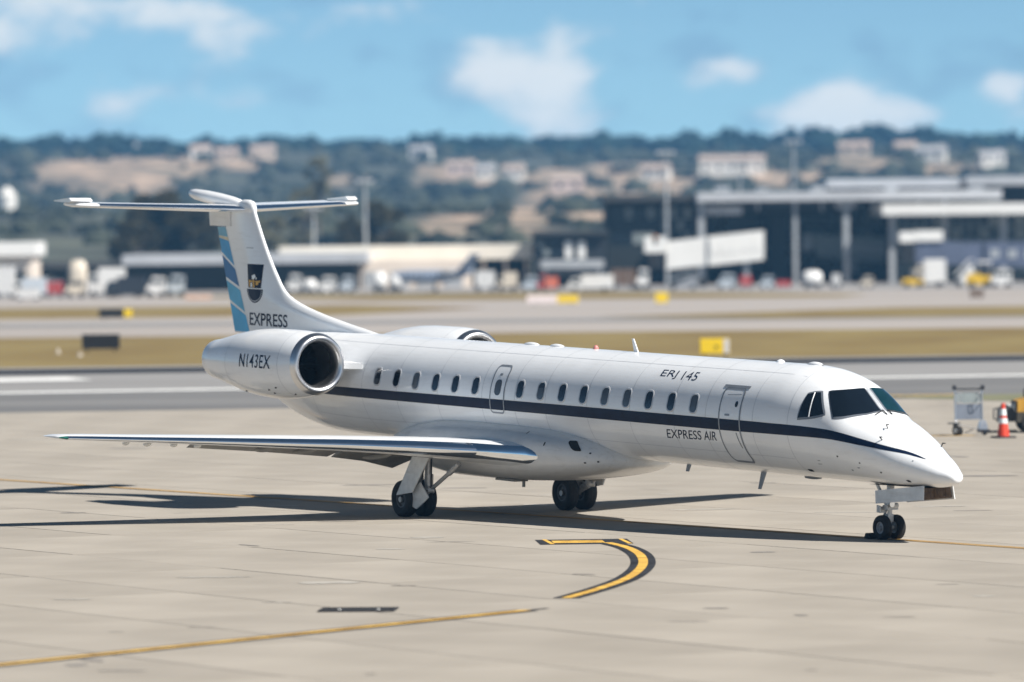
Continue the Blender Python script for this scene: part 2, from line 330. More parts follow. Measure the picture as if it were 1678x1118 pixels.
# ------------------------------------------------------------------ the airliner
PITCH = .027
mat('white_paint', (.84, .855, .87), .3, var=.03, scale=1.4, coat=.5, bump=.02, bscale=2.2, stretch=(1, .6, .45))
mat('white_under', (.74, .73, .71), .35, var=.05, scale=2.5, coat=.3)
mat('navy', (.006, .015, .042), .4, var=.2, spec=.12)
mat('polished', (.88, .91, .95), .13, metal=1.0, var=.04, scale=3)
mat('lip_metal', (.66, .66, .67), .32, metal=1.0, var=.08, scale=6)
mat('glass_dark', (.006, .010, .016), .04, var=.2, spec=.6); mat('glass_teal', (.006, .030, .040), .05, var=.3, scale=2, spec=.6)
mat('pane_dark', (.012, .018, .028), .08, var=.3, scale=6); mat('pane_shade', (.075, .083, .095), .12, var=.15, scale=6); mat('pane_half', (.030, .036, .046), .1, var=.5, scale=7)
mat('trim_grey', (.24, .26, .29), .4, metal=.2, var=.1); mat('frame_pale', (.50, .52, .55), .35, var=.08); mat('window_trim', (.55, .56, .58), .3, metal=.3, var=.1)
mat('tyre', (.016, .016, .017), .75, var=.3, scale=14, bump=.1); mat('hub', (.30, .30, .31), .45, metal=.4, var=.2, scale=12)
mat('hub_dark', (.10, .10, .105), .5, metal=.4, var=.3, scale=12); mat('gear_metal', (.45, .45, .45), .4, metal=.5, var=.25, scale=14); mat('gear_white', (.66, .67, .67), .4, var=.12, scale=5)
mat('bay_brown', (.16, .115, .085), .7, var=.4, scale=9); mat('dark_hole', (.012, .012, .013), .8, var=.2)
mat('duct', (.035, .032, .030), .7, spec=.2, var=.2); mat('fan', (.016, .015, .014), .8, spec=.1, var=.2); mat('spinner', (.012, .013, .015), .8, spec=.1, var=.1)
mat('exhaust', (.17, .15, .135), .45, metal=.9, var=.25)
mat('boot_blue', (.045, .14, .30), .28, var=.15, scale=2, coat=.4)
mat('rud1', (.03, .27, .56), .35, var=.2, scale=1.5, c2=(.05, .32, .6)); mat('rud2', (.008, .13, .34), .35, var=.15, scale=1.5); mat('rud3', (.07, .40, .64), .35, var=.15, scale=1.5); mat('rud4', (.035, .40, .72), .35, var=.1, scale=1.5); mat('rud0', (.16, .38, .52), .4, var=.12)
mat('cream', (.66, .58, .42), .5, var=.1); mat('gold', (.62, .36, .06), .5, var=.2, scale=9); mat('flap_under', (.30, .285, .26), .55, var=.2, scale=3); mat('red_lens', (.55, .22, .20), .2, var=.1); mat('green_lens', (.02, .12, .10), .08, var=.4, scale=20)
def grime(m, amt):
    # faint streaks trailing aft and small specks, in the paint itself
    t = m.node_tree; b = t.nodes['Principled BSDF']; src = b.inputs['Base Color'].links[0].from_socket; tc = N(t, 'ShaderNodeTexCoord'); mp_ = N(t, 'ShaderNodeMapping'); mp_.inputs['Scale'].default_value = (.5, 6, 6); t.links.new(tc.outputs['Object'], mp_.inputs[0])
    n = N(t, 'ShaderNodeTexNoise'); n.inputs['Scale'].default_value = 2.2; n.inputs['Detail'].default_value = 8; n.inputs['Roughness'].default_value = .7; t.links.new(mp_.outputs[0], n.inputs['Vector'])
    r_ = N(t, 'ShaderNodeMapRange'); r_.inputs['From Min'].default_value = .52; r_.inputs['From Max'].default_value = .78; r_.inputs['To Max'].default_value = amt; t.links.new(n.outputs['Fac'], r_.inputs['Value'])
    x = N(t, 'ShaderNodeMix', data_type='RGBA'); t.links.new(r_.outputs[0], x.inputs[0]); t.links.new(src, x.inputs[6]); x.inputs[7].default_value = (.42, .39, .34, 1); t.links.new(x.outputs[2], b.inputs['Base Color'])
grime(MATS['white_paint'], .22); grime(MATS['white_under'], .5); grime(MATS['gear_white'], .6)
W_, WU = MATS['white_paint'], MATS['white_under']
jet = empty('airliner', (7.332, 110.75, 0)); jet.rotation_euler = (Matrix.Rotation(-1.006, 3, 'Z') @ Matrix.Rotation(PITCH, 3, 'Y')).to_euler()
tag(jet, 'white twin-engine regional jet airliner with dark blue stripe parked on the concrete apron', 'airplane')
def L(s, y, z): return Vector((-s, -y, z))            # s aft of the nose gear, y to starboard
def ground_z(s): return -PITCH*s
# fuselage
stations = [.07, .072, .076, .085, .105, .15, .2, .28, .38, .5, .65, .8]+[1+.1*i for i in range(46)]+[5.6+.6*i for i in range(20)]+[17.6+.35*i for i in range(29)]+[27.93]
mb = MB(); NS = 128
mb.rings([[L(*fus(t-NOSE, -pi/2+2*pi*i/NS)) for i in range(NS)] for t in stations]); fuse = mb.build('fuselage', W_, jet, True)
def sk(s, z, off=0.0, side=1):
    p = fus(s, fus_th(s, z), off); return L(p[0], p[1]*side, p[2])
def skp(s, th, off=0.0): return L(*fus(s, th, off))
def patch(outline, surf, off, rings=3):
    """closed outline of (a,b) filled with concentric rings and laid on a surface"""
    n = len(outline); ca, cb = sum(p[0] for p in outline)/n, sum(p[1] for p in outline)/n; mb = MB(); vs = []; fs = []
    for k in range(rings, 0, -1):
        f = k/rings; vs += [surf(ca+(a-ca)*f, cb+(b-cb)*f, off) for a, b in outline]
    vs.append(surf(ca, cb, off))
    for k in range(rings-1):
        for i in range(n): j = (i+1) % n; fs.append((k*n+i, k*n+j, (k+1)*n+j, (k+1)*n+i))
    for i in range(n): fs.append(((rings-1)*n+i, (rings-1)*n+(i+1) % n, rings*n))
    return mb.add(vs, fs)
def rrect(a0, a1, b0, b1, r, n=4):
    out = []
    for cx, cy, t0 in ((a1-r, b1-r, 0), (a0+r, b1-r, 90), (a0+r, b0+r, 180), (a1-r, b0+r, 270)):
        for i in range(n+1): t = R(t0+90*i/n); out.append((cx+r*math.cos(t), cy+r*math.sin(t)))
    return out
def dense(pts, step=.08, closed=True):
    out = []; n = len(pts)
    for i in range(n if closed else n-1):
        a, b = Vector(pts[i]), Vector(pts[(i+1) % n]); k = max(1, int((b-a).length/step))
        out += [tuple(a.lerp(b, j/k)) for j in range(k)]
    if not closed: out.append(tuple(pts[-1]))
    return out
def band(path, wd, surf, off, closed=True, mb=None):
    mb = mb or MB(); P = [Vector(p) for p in path]; n = len(P); l, r = [], []
    for i in range(n):
        a = P[(i-1) % n] if closed or i else P[i]; b = P[(i+1) % n] if closed or i < n-1 else P[i]; d = (b-a).normalized(); q = Vector((-d.y, d.x))*wd/2
        l.append(surf(*(P[i]+q), off)); r.append(surf(*(P[i]-q), off))
    for i in range(n if closed else n-1):
        j = (i+1) % n; mb.add([l[i], r[i], r[j], l[j]], [(0, 1, 2, 3)])
    return mb
# stripe along both sides
ST = [(-1.55, 1.655, 1.665), (-1.35, 1.70, 1.735), (-1.14, 1.745, 1.795), (-.6, 1.815, 1.90), (0, 1.88, 2.01), (.4, 1.922, 2.08), (.8, 1.95, 2.13), (1.4, 1.96, 2.16), (2.1, 1.962, 2.175), (4.4, 1.955, 2.185), (10, 1.96, 2.185), (19, 1.965, 2.165), (22, 1.99, 2.15)]
slo, shi = pchip([p[0] for p in ST], [p[1] for p in ST]), pchip([p[0] for p in ST], [p[2] for p in ST])
for side in (1, -1):
    mb = MB(); ss = [-1.55+.05*i for i in range(80)]+[2.45+.4*i for i in range(49)]; rows = [[sk(s, slo(s)+(shi(s)-slo(s))*k/4, .003, side) for k in range(5)] for s in ss]
    mb.rings(rows, False, False, closed=False); mb.build('stripe', MATS['navy'], fuse, True)
# cabin windows
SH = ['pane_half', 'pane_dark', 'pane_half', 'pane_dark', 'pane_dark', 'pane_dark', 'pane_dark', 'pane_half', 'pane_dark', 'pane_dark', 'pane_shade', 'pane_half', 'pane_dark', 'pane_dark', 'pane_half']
WS = [17.57, 16.76, 15.945, 15.13, 14.32, 13.50]+[5.21+.8145*(8-i) for i in range(9)]
for side in (1, -1):
    for i, s in enumerate(WS):
        f_ = lambda a, b, off, sd=side: sk(a, b, off, sd)
        z = 2.437+(.02 if i < 2 else 0)
        w_ = MB().rings([[f_(a, b, o_) for a, b in rrect(s-h_, s+h_, z-v_, z+v_, r_)] for h_, v_, r_, o_ in ((.158, .208, .115, .001), (.146, .196, .105, .013), (.132, .182, .095, .013), (.12, .17, .088, .004))], False, False).build('window', MATS['window_trim'], jet, 60)
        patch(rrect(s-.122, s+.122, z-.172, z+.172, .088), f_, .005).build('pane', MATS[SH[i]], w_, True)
        # half-drawn sun blind; the rearmost one stands in for a reflection on the glass
        if SH[i] == 'pane_half': patch(rrect(s-.112, s+.112, z-.16, z+.01+.1*(i % 3)-.05, .05), f_, .0075).build('blind_reflection', MATS['pane_shade'], w_, True)
# service door forward, overwing exit, both sides
def gpatch(a0, a1, b0, b1, surf, off, n=8, m=28):
    return MB().rings([[surf(a0+(a1-a0)*i/n, b0+(b1-b0)*j/m, off) for i in range(n+1)] for j in range(m+1)], False, False, closed=False)
def door(name, outline, side, label=None, thick=.042):
    f_ = lambda a, b, off: sk(a, b, off, side)
    a0, a1, b0, b1 = min(p[0] for p in outline), max(p[0] for p in outline), min(p[1] for p in outline), max(p[1] for p in outline)
    d = gpatch(a0+.015, a1-.015, b0+.015, b1-.015, f_, .0045).build(name, W_, jet, True)
    band(outline, thick, f_, .008).build('seal', MATS['trim_grey'], d, True)
    return d, f_
for side in (1, -1):
    d, f_ = door('service_door', dense(rrect(3.55, 4.27, 1.33, 2.79, .10)), side)
    band(dense([(3.45, 2.83), (4.35, 2.83)], closed=False), .05, f_, .009, False).build('hinge_strip', MATS['trim_grey'], d)
    patch(rrect(3.66, 3.76, 2.43, 2.55, .05), f_, .010).build('pane', MATS['pane_dark'], d, True)
    band(dense([(3.70, 1.93), (3.64, 1.62)], closed=False), .02, f_, .010, False).build('handle', MATS['navy'], d)
    band(dense([(3.62, 2.68), (4.1, 2.66)], closed=False), .012, f_, .010, False).build('seam', MATS['trim_grey'], d)
    patch(rrect(3.9, 4.07, 2.25, 2.29, .015), f_, .010).build('placard', MATS['trim_grey'], d)
    gpatch(3.572, 4.248, 1.957, 2.183, f_, .0075).build('stripe', MATS['navy'], d, True)
    d, f_ = door('exit_door', dense(rrect(12.33, 12.87, 1.90, 2.89, .10)), side, thick=.036)
    patch(rrect(12.47, 12.72, 2.27, 2.60, .1), f_, .009).build('pane', MATS['pane_shade'], d, True)
    patch(rrect(12.55, 12.66, 2.68, 2.73, .02), f_, .009).build('placard', MATS['trim_grey'], d)
    gpatch(12.35, 12.85, 1.961, 2.184, f_, .0075).build('stripe', MATS['navy'], d, True)
# flight deck glazing: (s, angle) corners laid on the skin
def qpatch(c, off, grow=0.0, n=10):
    """four (s, angle) corners joined by straight edges in space, then dropped on the skin; grow in metres"""
    c = [Vector(fus(*p)) for p in c]; m = sum(c, Vector())/4; rows = []
    gu = grow/max(.05, ((c[1]-c[0]).length+(c[2]-c[3]).length)/2); gv = grow/max(.05, ((c[3]-c[0]).length+(c[2]-c[1]).length)/2)
    for j in range(n+1):
        v = -gv+(1+2*gv)*j/n; rows.append([])
        for i in range(n+1):
            u = -gu+(1+2*gu)*i/n; p = (c[0]*(1-u)+c[1]*u)*(1-v)+(c[3]*(1-u)+c[2]*u)*v
            t = p.x+NOSE; zm = F_zm(t); h = (F_top(t)-zm) if p.z >= zm else (zm-F_bot(t)); rows[-1].append(skp(p.x, math.atan2((p.z-zm)/h, p.y/F_w(t)), off))
    return MB().rings(rows, False, False, closed=False)
mir = lambda c: [(s, pi-t) for s, t in c]
def glazing(bot, top, mirror, name, m, n=12, extra=None):
    """pane between two edges given as (s, angle in degrees), with a proud frame round it"""
    def ev(e, u): k = [i/(len(e)-1) for i in range(len(e))]; return pchip(k, [p[0] for p in e])(u), pchip(k, [p[1] for p in e])(u)
    def P(u, v, off):
        a, b = ev(bot, u), ev(top, u); s_, t_ = a[0]*(1-v)+b[0]*v, R(a[1]*(1-v)+b[1]*v); return skp(s_, pi-t_ if mirror else t_, off)
    ring = [(i/n, 0) for i in range(n)]+[(1, j/n) for j in range(n)]+[(1-i/n, 1) for i in range(n)]+[(0, 1-j/n) for j in range(n)]
    c = P(.5, .5, .01); inn, out = [], []
    for k, (u, v) in enumerate(ring):
        p, q, r_ = P(u, v, .013), P(*ring[(k+1) % len(ring)], .013), P(*ring[k-1], .013); t_ = (q-r_).normalized(); nr = (P(u, v, .05)-P(u, v, .0)).normalized(); o = t_.cross(nr)
        if o.dot(p-c) < 0: o = -o
        inn.append(p-o*.006); out.append(p+o*.040-nr*.009)
    fr = MB().rings([inn, out], False, False).build(name, MATS['glass_frame'], jet, True)
    MB().rings([[P(i/n, j/n, .010) for i in range(n+1)] for j in range(n+1)], False, False, closed=False).build('pane', MATS[m], fr, True)
    return fr, P
mat('glass_frame', (.17, .19, .22), .4, metal=.2, var=.1)
for k in (0, 1):
    glazing([(.22, 85.5), (.235, 69), (.345, 52), (.52, 36), (.72, 26.5)], [(.80, 86), (.84, 75), (.93, 64), (1.03, 57), (1.16, 50.5)], k, 'windshield', 'glass_teal' if k else 'glass_dark')  # port pane's teal is reflection and see-through put into the glass colour
    fr, P = glazing([(.955, 24), (1.24, 16.5), (1.65, 10.5)], [(1.31, 45.5), (1.44, 42.5), (1.60, 38)], k, 'cockpit_window', 'glass_dark')
    MB().path([P(.63-.11*q/8, .01+.98*q/8, .014) for q in range(9)], .011).build('divider', MATS['frame_pale'], fr)
band(dense([(.20, pi/2), (.84, pi/2)], .05, False), .035, lambda a, b, o: skp(a, pi/2+(b-pi/2), o), .018, False).build('centre_post', MATS['frame_pale'], jet)
for th0, th1, s1 in ((86, 70, .10), (94, 128, .33)):     # wipers parked at the foot of the glass
    p0, p1, q = skp(.20, R(th0), .03), skp(s1, R(th1), .03), skp(.05, R(th0), .012)
    MB().tube(q, p0, .012).tube(p0, p1, .010).build('wiper', MATS['tyre'], jet)
for s, th in ((-.42, 60), (-.55, 35), (-1.15, 128)):
    p0, p1 = skp(s, R(th)), skp(s, R(th), .085); MB().tube(p0, p1, .011).tube(p1, p1+Vector((.08, 0, .0)), .011).build('probe', MATS['tyre'], jet)
# small ports, vents and service panels low on the side
for s, z, a, b, m in ((1.8, 1.27, .16, .05, 'dark_hole'), (.55, 1.62, .05, .03, 'dark_hole'), (-1.15, 1.22, .10, .045, 'dark_hole'), (-.55, 1.36, .05, .03, 'dark_hole'), (1.25, 1.43, .12, .012, 'trim_grey'), (1.22, 1.50, .08, .012, 'trim_grey'), (.05, 1.42, .07, .02, 'trim_grey'), (-.05, 1.52, .04, .03, 'dark_hole'), (-1.35, 1.62, .03, .02, 'trim_grey'), (.3, 1.36, .05, .03, 'trim_grey')):
    patch(rrect(s-a/2, s+a/2, z-b/2, z+b/2, min(a, b)*.4, 2), lambda p, q, o: sk(p, q, o, 1), .004, 1).build('vent', MATS[m], fuse)
# skin joints: thin rings round the barrel
for th in (R(58), R(122), R(-38), R(218)):
    MB().rings([[skp(s_, th+d, .0025) for d in (0, .008)] for s_ in [2.0+.5*i for i in range(38)]], False, False, closed=False).build('lap_joint', MATS['frame_pale'], fuse, True)
for s in (1.95, 3.1, 4.75, 5.9, 7.5, 9.1, 10.7, 11.9, 13.2, 15.0, 16.7, 18.2, 20.6):
    MB().rings([[skp(s+d, -pi/2+2*pi*i/NS, .002) for i in range(NS)] for d in (0, .012)], False, False).build('skin_joint', MATS['frame_pale'], fuse, True)
# aerials and beacons
MB().slab([L(8.90, -.010, 3.28), L(9.06, -.010, 3.28), L(9.16, -.010, 3.58), L(9.09, -.010, 3.58)], (0, .02, 0)).build('antenna', W_, jet)
MB().slab([L(4.20, -.012, 1.12), L(4.38, -.012, 1.12), L(4.50, -.012, .72), L(4.41, -.012, .72)], (0, -.024, 0)).build('antenna', MATS['trim_grey'], jet)
MB().slab([L(6.9, -.01, 1.1), L(7.05, -.01, 1.1), L(7.10, -.01, .93), L(7.0, -.01, .93)], (0, -.02, 0)).build('antenna', MATS['trim_grey'], jet)
for s, ln in ((13.0, .6), (12.0, .55), (2.55, .5), (3.75, .2)):
    MB().rings([[L(s+ln*(a-.5), .09*math.cos(t)*math.sin(pi*(.04+.92*a))**.5, 3.29+.075*math.sin(t)*math.sin(pi*(.04+.92*a))**.5) for t in [pi*i/8 for i in range(9)]] for a in [i/8 for i in range(9)]], False, False, closed=False).build('antenna', W_, jet, True)
MB().lathe([(3.29, .06), (3.35, .055), (3.39, .03)], lambda a, x, y: L(10.5+x, y, a), 12, False, True).build('beacon', MATS['red_lens'], jet, True)
MB().lathe([(1.09, .13), (1.045, .12), (1.03, .06)], lambda a, x, y: L(2.6+x*2, y, a), 14, False, True).build('drain_pan', MATS['trim_grey'], jet, True)
# belly fairing
BF = [(8.45, 1.17, 1.02, .06), (8.62, 1.27, .96, .5), (8.92, 1.43, .88, .92), (9.45, 1.60, .77, 1.23), (10.2, 1.72, .66, 1.40), (11.2, 1.78, .56, 1.47), (13, 1.80, .48, 1.49), (14.6, 1.78, .47, 1.46), (15.8, 1.66, .58, 1.34), (16.8, 1.45, .78, 1.12), (17.6, 1.25, .98, .7), (18.1, 1.15, 1.07, .2)]
_b = [r[0] for r in BF]; b_t, b_b, b_w = [pchip(_b, [r[k] for r in BF]) for k in (1, 2, 3)]
def fair(s, th, off=0.0):
    zc, h, wd = (b_t(s)+b_b(s))/2-.05, (b_t(s)-b_b(s))/2, b_w(s); c, sn = math.cos(th), math.sin(th); e = .72
    return L(s, (wd+off)*math.copysign(abs(c)**e, c), zc+(h+off)*math.copysign(abs(sn)**e, sn))
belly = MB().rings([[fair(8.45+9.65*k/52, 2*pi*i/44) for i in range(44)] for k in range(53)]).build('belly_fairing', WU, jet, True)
def fair_sz(s, z, off):
    zc, h = (b_t(s)+b_b(s))/2-.05, (b_t(s)-b_b(s))/2; q = max(-1, min(1, (z-zc)/h)); return fair(s, math.asin(math.copysign(abs(q)**(1/.72), q)), off)
patch([(a+1.5*(b-1.355), b) for a, b in rrect(9.40, 9.62, 1.255, 1.455, .06)], fair_sz, .006).build('air_inlet', MATS['dark_hole'], belly)
for s, z, a, b in ((10.35, 1.36, .04, .08), (9.1, 1.22, .04, .03), (8.95, 1.05, .04, .03), (9.2, 1.02, .05, .03), (11.2, 1.55, .03, .05)): patch(rrect(s-a/2, s+a/2, z-b/2, z+b/2, .012, 2), fair_sz, .005, 1).build('vent', MATS['dark_hole'], belly)
MB().box(L(12.6, .75, .47), (.75, .35, .05)).tube(L(12.2, .7, .46), L(12.2, .7, .33), .035).build('drain_mast', MATS['flap_under'], belly)
MB().box(L(11.6, .95, .72), (.35, .12, .12), M=Matrix.Rotation(R(25), 3, 'Y')).build('vent', MATS['dark_hole'], belly)
# wings
CH_ = pchip([0, .6, 1.5, 3.2, 6, 8.5, 9.95, 10.02], [4.95, 4.7, 4.1, 3.15, 2.2, 1.5, 1.1, .75]); TK = pchip([0, 1.5, 2.0, 6, 10.02], [.095, .10, .125, .115, .095])
CH = lambda y: CH_(y)+(15.46-(10.02-y)*.4183-wing_le(y))
ZL = pchip([0, .74, 1.49, 3.87, 6.49, 10.02], [1.04, 1.05, 1.10, 1.25, 1.345, 1.46])
def foil(y, x, upper):
    yt = 5*TK(y)*(.2969*math.sqrt(x)-.126*x-.3516*x*x+.2843*x**3-.1036*x**4); c = CH(y); cam_ = .012*math.sin(pi*x); inc = R(2.6-2.4*y/10)
    sl = wing_le(y)+(.12 if y > 9.97 else 0); ds, dz = x*c, (cam_+(yt if upper else -yt*.95))*c*(1 if y < 10 else .5)
    return sl+ds*math.cos(inc)+dz*math.sin(inc), y, ZL(y)-ds*math.sin(inc)+dz*math.cos(inc)
YS = [.9, 1.3, 1.42, 1.5, 1.58, 1.66, 1.74, 1.84, 1.95, 2.3, 3.2, 4.5, 6, 7.3, 8.5, 9.4, 9.9, 10.02]
XF = .075
def contour(y, xs_u, xs_l, side): return [L(a, b*side, c) for a, b, c in [foil(y, x, True) for x in xs_u]+[foil(y, x, False) for x in xs_l]]
for side in (1, -1):
    xb = [XF+(1-XF)*i/16 for i in range(17)]; nose = [XF*(i/8)**2 for i in range(9)]
    wing = MB().rings([contour(y, xb[::-1], xb, side) for y in YS]).build('wing', W_, jet, 40)
    MB().rings([contour(y, nose[::-1], nose[1:], side) for y in YS if 1.95 <= y < 9.95], False, False, closed=False).build('leading_edge', MATS['polished'], wing, True)
    MB().rings([contour(y, nose[::-1], nose[1:], side) for y in YS if y <= 1.95], False, False, closed=False).build('root_fillet', MATS['polished'], wing, True)
    MB().rings([contour(y, nose[::-1], nose[1:], side) for y in (9.4, 9.9, 10.02)], False, False, closed=False).build('tip_light', MATS['green_lens' if side > 0 else 'red_lens'], wing, True).scale = (1.0003, 1.0003, 1.0003)
    for y0, y1, ang in ((1.6, 3.3, 17), (3.4, 6.7, 17)):     # flaps, a little way down
        rings = []
        for y in (y0, (y0+y1)/2, y1):
            a = foil(y, .80, False); c = CH(y)*.24; ar = R(ang); rg = []
            for x, hgt in ((0, .02), (.08, .055), (.3, .07), (.65, .045), (1, .006), (1, -.004), (.6, -.012), (.2, -.022), (.05, -.015)):
                rg.append(L(a[0]+c*(x*math.cos(ar)+hgt*math.sin(ar)), y*side, a[2]-.02-c*x*math.sin(ar)+hgt*c*1.2))
            rings.append(rg)
        MB().rings(rings).build('flap', MATS['flap_under'], wing, 40)
    for y, ln, dp in ((2.6, 1.3, .12), (4.3, 1.1, .12), (5.2, 1.0, .11), (6.9, .28, .075), (7.4, .25, .07), (7.95, .3, .075), (8.4, .25, .07)):   # flap track fairings
        a = foil(y, .72 if y < 6 else .55, False); rings = []
        for k in range(9):
            u = k/8; rr = max(.015, math.sin(pi*min(1, .08+.88*u))**.6); rings.append([L(a[0]-.25*ln+ln*u, (y+.055*rr*math.cos(t))*side, a[2]-.03-dp*.45*rr-ln*u*.09+dp*.55*rr*math.sin(t)) for t in [2*pi*i/10 for i in range(10)]])
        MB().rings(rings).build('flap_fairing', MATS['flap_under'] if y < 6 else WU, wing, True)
# vertical fin, rudder
LEZ = [3.0, 3.2, 3.36, 3.48, 3.61, 3.72, 3.87, 4.10, 4.51, 5.20, 5.97, 6.2]; LES = [17.6, 18.7, 19.67, 20.55, 21.41, 22.05, 22.77, 23.42, 23.87, 24.42, 24.91, 25.05]
f_le = pchip(LEZ, LES); f_te = lambda z: 25.83+(z-3.14)*.344; f_hg = lambda z: 25.02+(z-3.2)*.492
def fin_y(s, z):
    d = max(0, s-f_le(z)); e = max(0, f_te(z)-s); return (.012+.118*math.sqrt(min(1, d/.8)))*min(1, .06+.94*(e/1.5))
def fin_surf(side=1): return lambda s, z, off: L(s, (fin_y(s, z)+off)*side, z)
def fin_mesh(s0, s1, zs, n=14):
    rows = []
    for z in zs:
        a, b = s0(z), s1(z); us = [(i/n)**1.6 for i in range(n+1)]; st_ = [a+(b-a)*u for u in us]
        rows.append([L(s, fin_y(s, z), z) for s in st_[::-1]]+[L(s, -fin_y(s, z), z) for s in st_])
    return MB().rings(rows)
zs = [3.0+.08*i for i in range(39)]
fin = fin_mesh(f_le, f_hg, zs).build('fin', W_, jet, 50)
rudder = fin_mesh(lambda z: f_hg(z)+.006, f_te, [3.12+.1*i for i in range(25)]+[5.56], 8).build('rudder', W_, jet, 50)
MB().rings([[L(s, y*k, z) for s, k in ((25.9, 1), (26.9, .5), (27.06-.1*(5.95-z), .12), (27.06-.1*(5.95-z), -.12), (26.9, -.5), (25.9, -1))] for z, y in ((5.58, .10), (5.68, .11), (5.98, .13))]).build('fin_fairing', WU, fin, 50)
hx = lambda z: f_hg(z)+.03
pan = [('rud0', [(hx(5.56), 5.555), (f_te(5.55)-.01, 5.555), (f_te(5.36)-.01, 5.36), (hx(5.33), 5.33)]), ('cream', [(hx(5.33), 5.325), (f_te(5.36)-.01, 5.355), (f_te(5.31)-.01, 5.31), (hx(5.24), 5.24)]),
       ('rud1', [(hx(5.24), 5.235), (f_te(5.31)-.01, 5.305), (f_te(4.98)-.01, 4.98), (hx(4.67), 4.67)]), ('rud2', [(hx(4.59), 4.59), (f_te(4.90)-.01, 4.90), (f_te(4.40)-.01, 4.40), (hx(4.19), 4.19)]),
       ('rud3', [(hx(4.11), 4.11), (f_te(4.32)-.01, 4.32), (f_te(3.88)-.01, 3.88), (hx(3.61), 3.61)]), ('rud4', [(hx(3.53), 3.53), (f_te(3.80)-.01, 3.80), (f_te(3.15)-.01, 3.15), (hx(3.15), 3.15)])]
for side in (1, -1):
    for m, pl in pan: patch(dense(pl, .1), fin_surf(side), .005, 5).build('paint_panel', MATS[m], rudder)
    # emblem: navy plate, gold and white device, rounded shield foot
    fs_ = fin_surf(side)
    e = patch(dense([(25.06, 4.73), (24.35, 4.73), (24.40, 4.18), (25.04, 4.18)], .12), fs_, .004, 4).build('emblem', MATS['navy'], fin)
    arc = [(24.715+.40*math.cos(t), 4.155+.32*math.sin(t)) for t in [pi+pi*i/16 for i in range(17)]]
    patch(dense(arc, .1), fs_, .004, 4).build('emblem_foot', MATS['navy'], fin)
    arc2 = [(24.715+.345*math.cos(t), 4.13+.255*math.sin(t)) for t in [pi+pi*i/16 for i in range(17)]]
    band(dense(arc2, .06, False), .018, fs_, .008, False).build('emblem_ring', MATS['frame_pale'], fin)
    band([(25.07, 4.165), (24.36, 4.165)], .022, fs_, .008, False).build('emblem_bar', W_, fin)
    for m, pl in (('gold', [(25.0, 4.36), (24.44, 4.36), (24.44, 4.31), (25.0, 4.31)]), ('gold', [(24.80, 4.37), (24.71, 4.37), (24.69, 4.19), (24.78, 4.19)]), ('gold', [(24.64, 4.33), (24.50, 4.33), (24.53, 4.26), (24.64, 4.24)]), ('gold', [(24.98, 4.31), (24.92, 4.31), (24.95, 4.20), (25.0, 4.20)]),
                  ('white_paint', [(24.84, 4.46), (24.70, 4.50), (24.64, 4.45), (24.72, 4.38), (24.82, 4.38)]), ('white_paint', [(24.90, 4.29), (24.82, 4.31), (24.82, 4.20), (24.92, 4.20)]), ('white_paint', [(24.66, 4.43), (24.58, 4.42), (24.62, 4.37)])):
        patch(pl, fs_, .008, 1).build('emblem_device', MATS[m], fin)
patch(rrect(24.80, 25.1, 5.09, 5.115, .01, 2), fin_surf(1), .006, 1).build('vent', MATS['frame_pale'], fin)
# tailplane
def tail_le(y): return 25.2+.345*y
TC = pchip([0, .2, 3.3, 3.72, 3.78], [1.95, 1.9, 1.2, 1.1, .85]); TZ = pchip([0, 3.78], [5.985, 6.085])
def tfoil(y, x, up):
    c = TC(y); yt = 5*.10*(.2969*math.sqrt(x)-.126*x-.3516*x*x+.2843*x**3-.1036*x**4)*c*(1 if y < 3.75 else .4); inc = R(-1.2)
    return tail_le(y)+(.1 if y > 3.75 else 0)+x*c, y, TZ(y)+(yt if up else -yt)-x*c*math.sin(inc)
for side in (1, -1):
    ct = lambda y, u, l: [L(a, b*side, c) for a, b, c in [tfoil(y, x, True) for x in u]+[tfoil(y, x, False) for x in l]]
    xb = [.13+(.72-.13)*i/10 for i in range(11)]; nose = [.13*(i/7)**2 for i in range(8)]; ys = (.06, 1.2, 2.4, 3.3, 3.72, 3.78)
    tp = MB().rings([ct(y, xb[::-1], xb) for y in ys]).build('tailplane', W_, jet, 40)
    MB().rings([ct(y, nose[::-1], nose[1:]) for y in ys if y < 3.4 or y > 5], False, False, closed=False).build('leading_edge', MATS['polished'], tp, True)
    MB().rings([ct(y, nose[::-1], nose[1:]) for y in (3.3, 3.72, 3.78)], False, False, closed=False).build('tip_cap', W_, tp, True)
    rings = []
    for y in (.25, 1.5, 3.0, 3.42):
        a0 = tfoil(y, .725, True); a1 = tfoil(y, .725, False); te = tfoil(y, 1.0, True); rings.append([L(a0[0], y*side, a0[2]-.004), L(te[0]+.02, y*side, te[2]+.045), L(te[0]+.02, y*side, te[2]+.035), L(a1[0], y*side, a1[2]+.01)])
    MB().rings(rings).build('elevator', W_, tp, 40)
    hz = TZ(3.7)     # raised horn of the elevator at the tip
    MB().rings([[L(s, y*side, z) for s, z in ((s0, hz+.10), (s0+.12, hz+.165), (s1, hz+.10), (s1, hz+.075), (s0+.1, hz+.055))] for y, s0, s1 in ((3.42, 26.46, 27.45), (3.7, 26.52, 27.55), (3.84, 26.72, 27.58))]).build('elevator_horn', W_, tp, 40)
def spindle(name, pts, parent, m, n=20):
    return MB().rings([[L(s, wd*math.cos(t), zc+h*math.sin(t)) for t in [2*pi*i/n for i in range(n)]] for s, zc, h, wd in pts]).build(name, m, parent, True)
spindle('fin_cap', [(24.90, 5.98, .02, .02), (24.92, 5.99, .10, .05), (25.0, 6.02, .155, .085), (25.15, 6.04, .17, .10), (25.4, 6.05, .165, .10), (25.55, 6.05, .13, .10), (25.62, 6.04, .05, .05)], jet, W_)
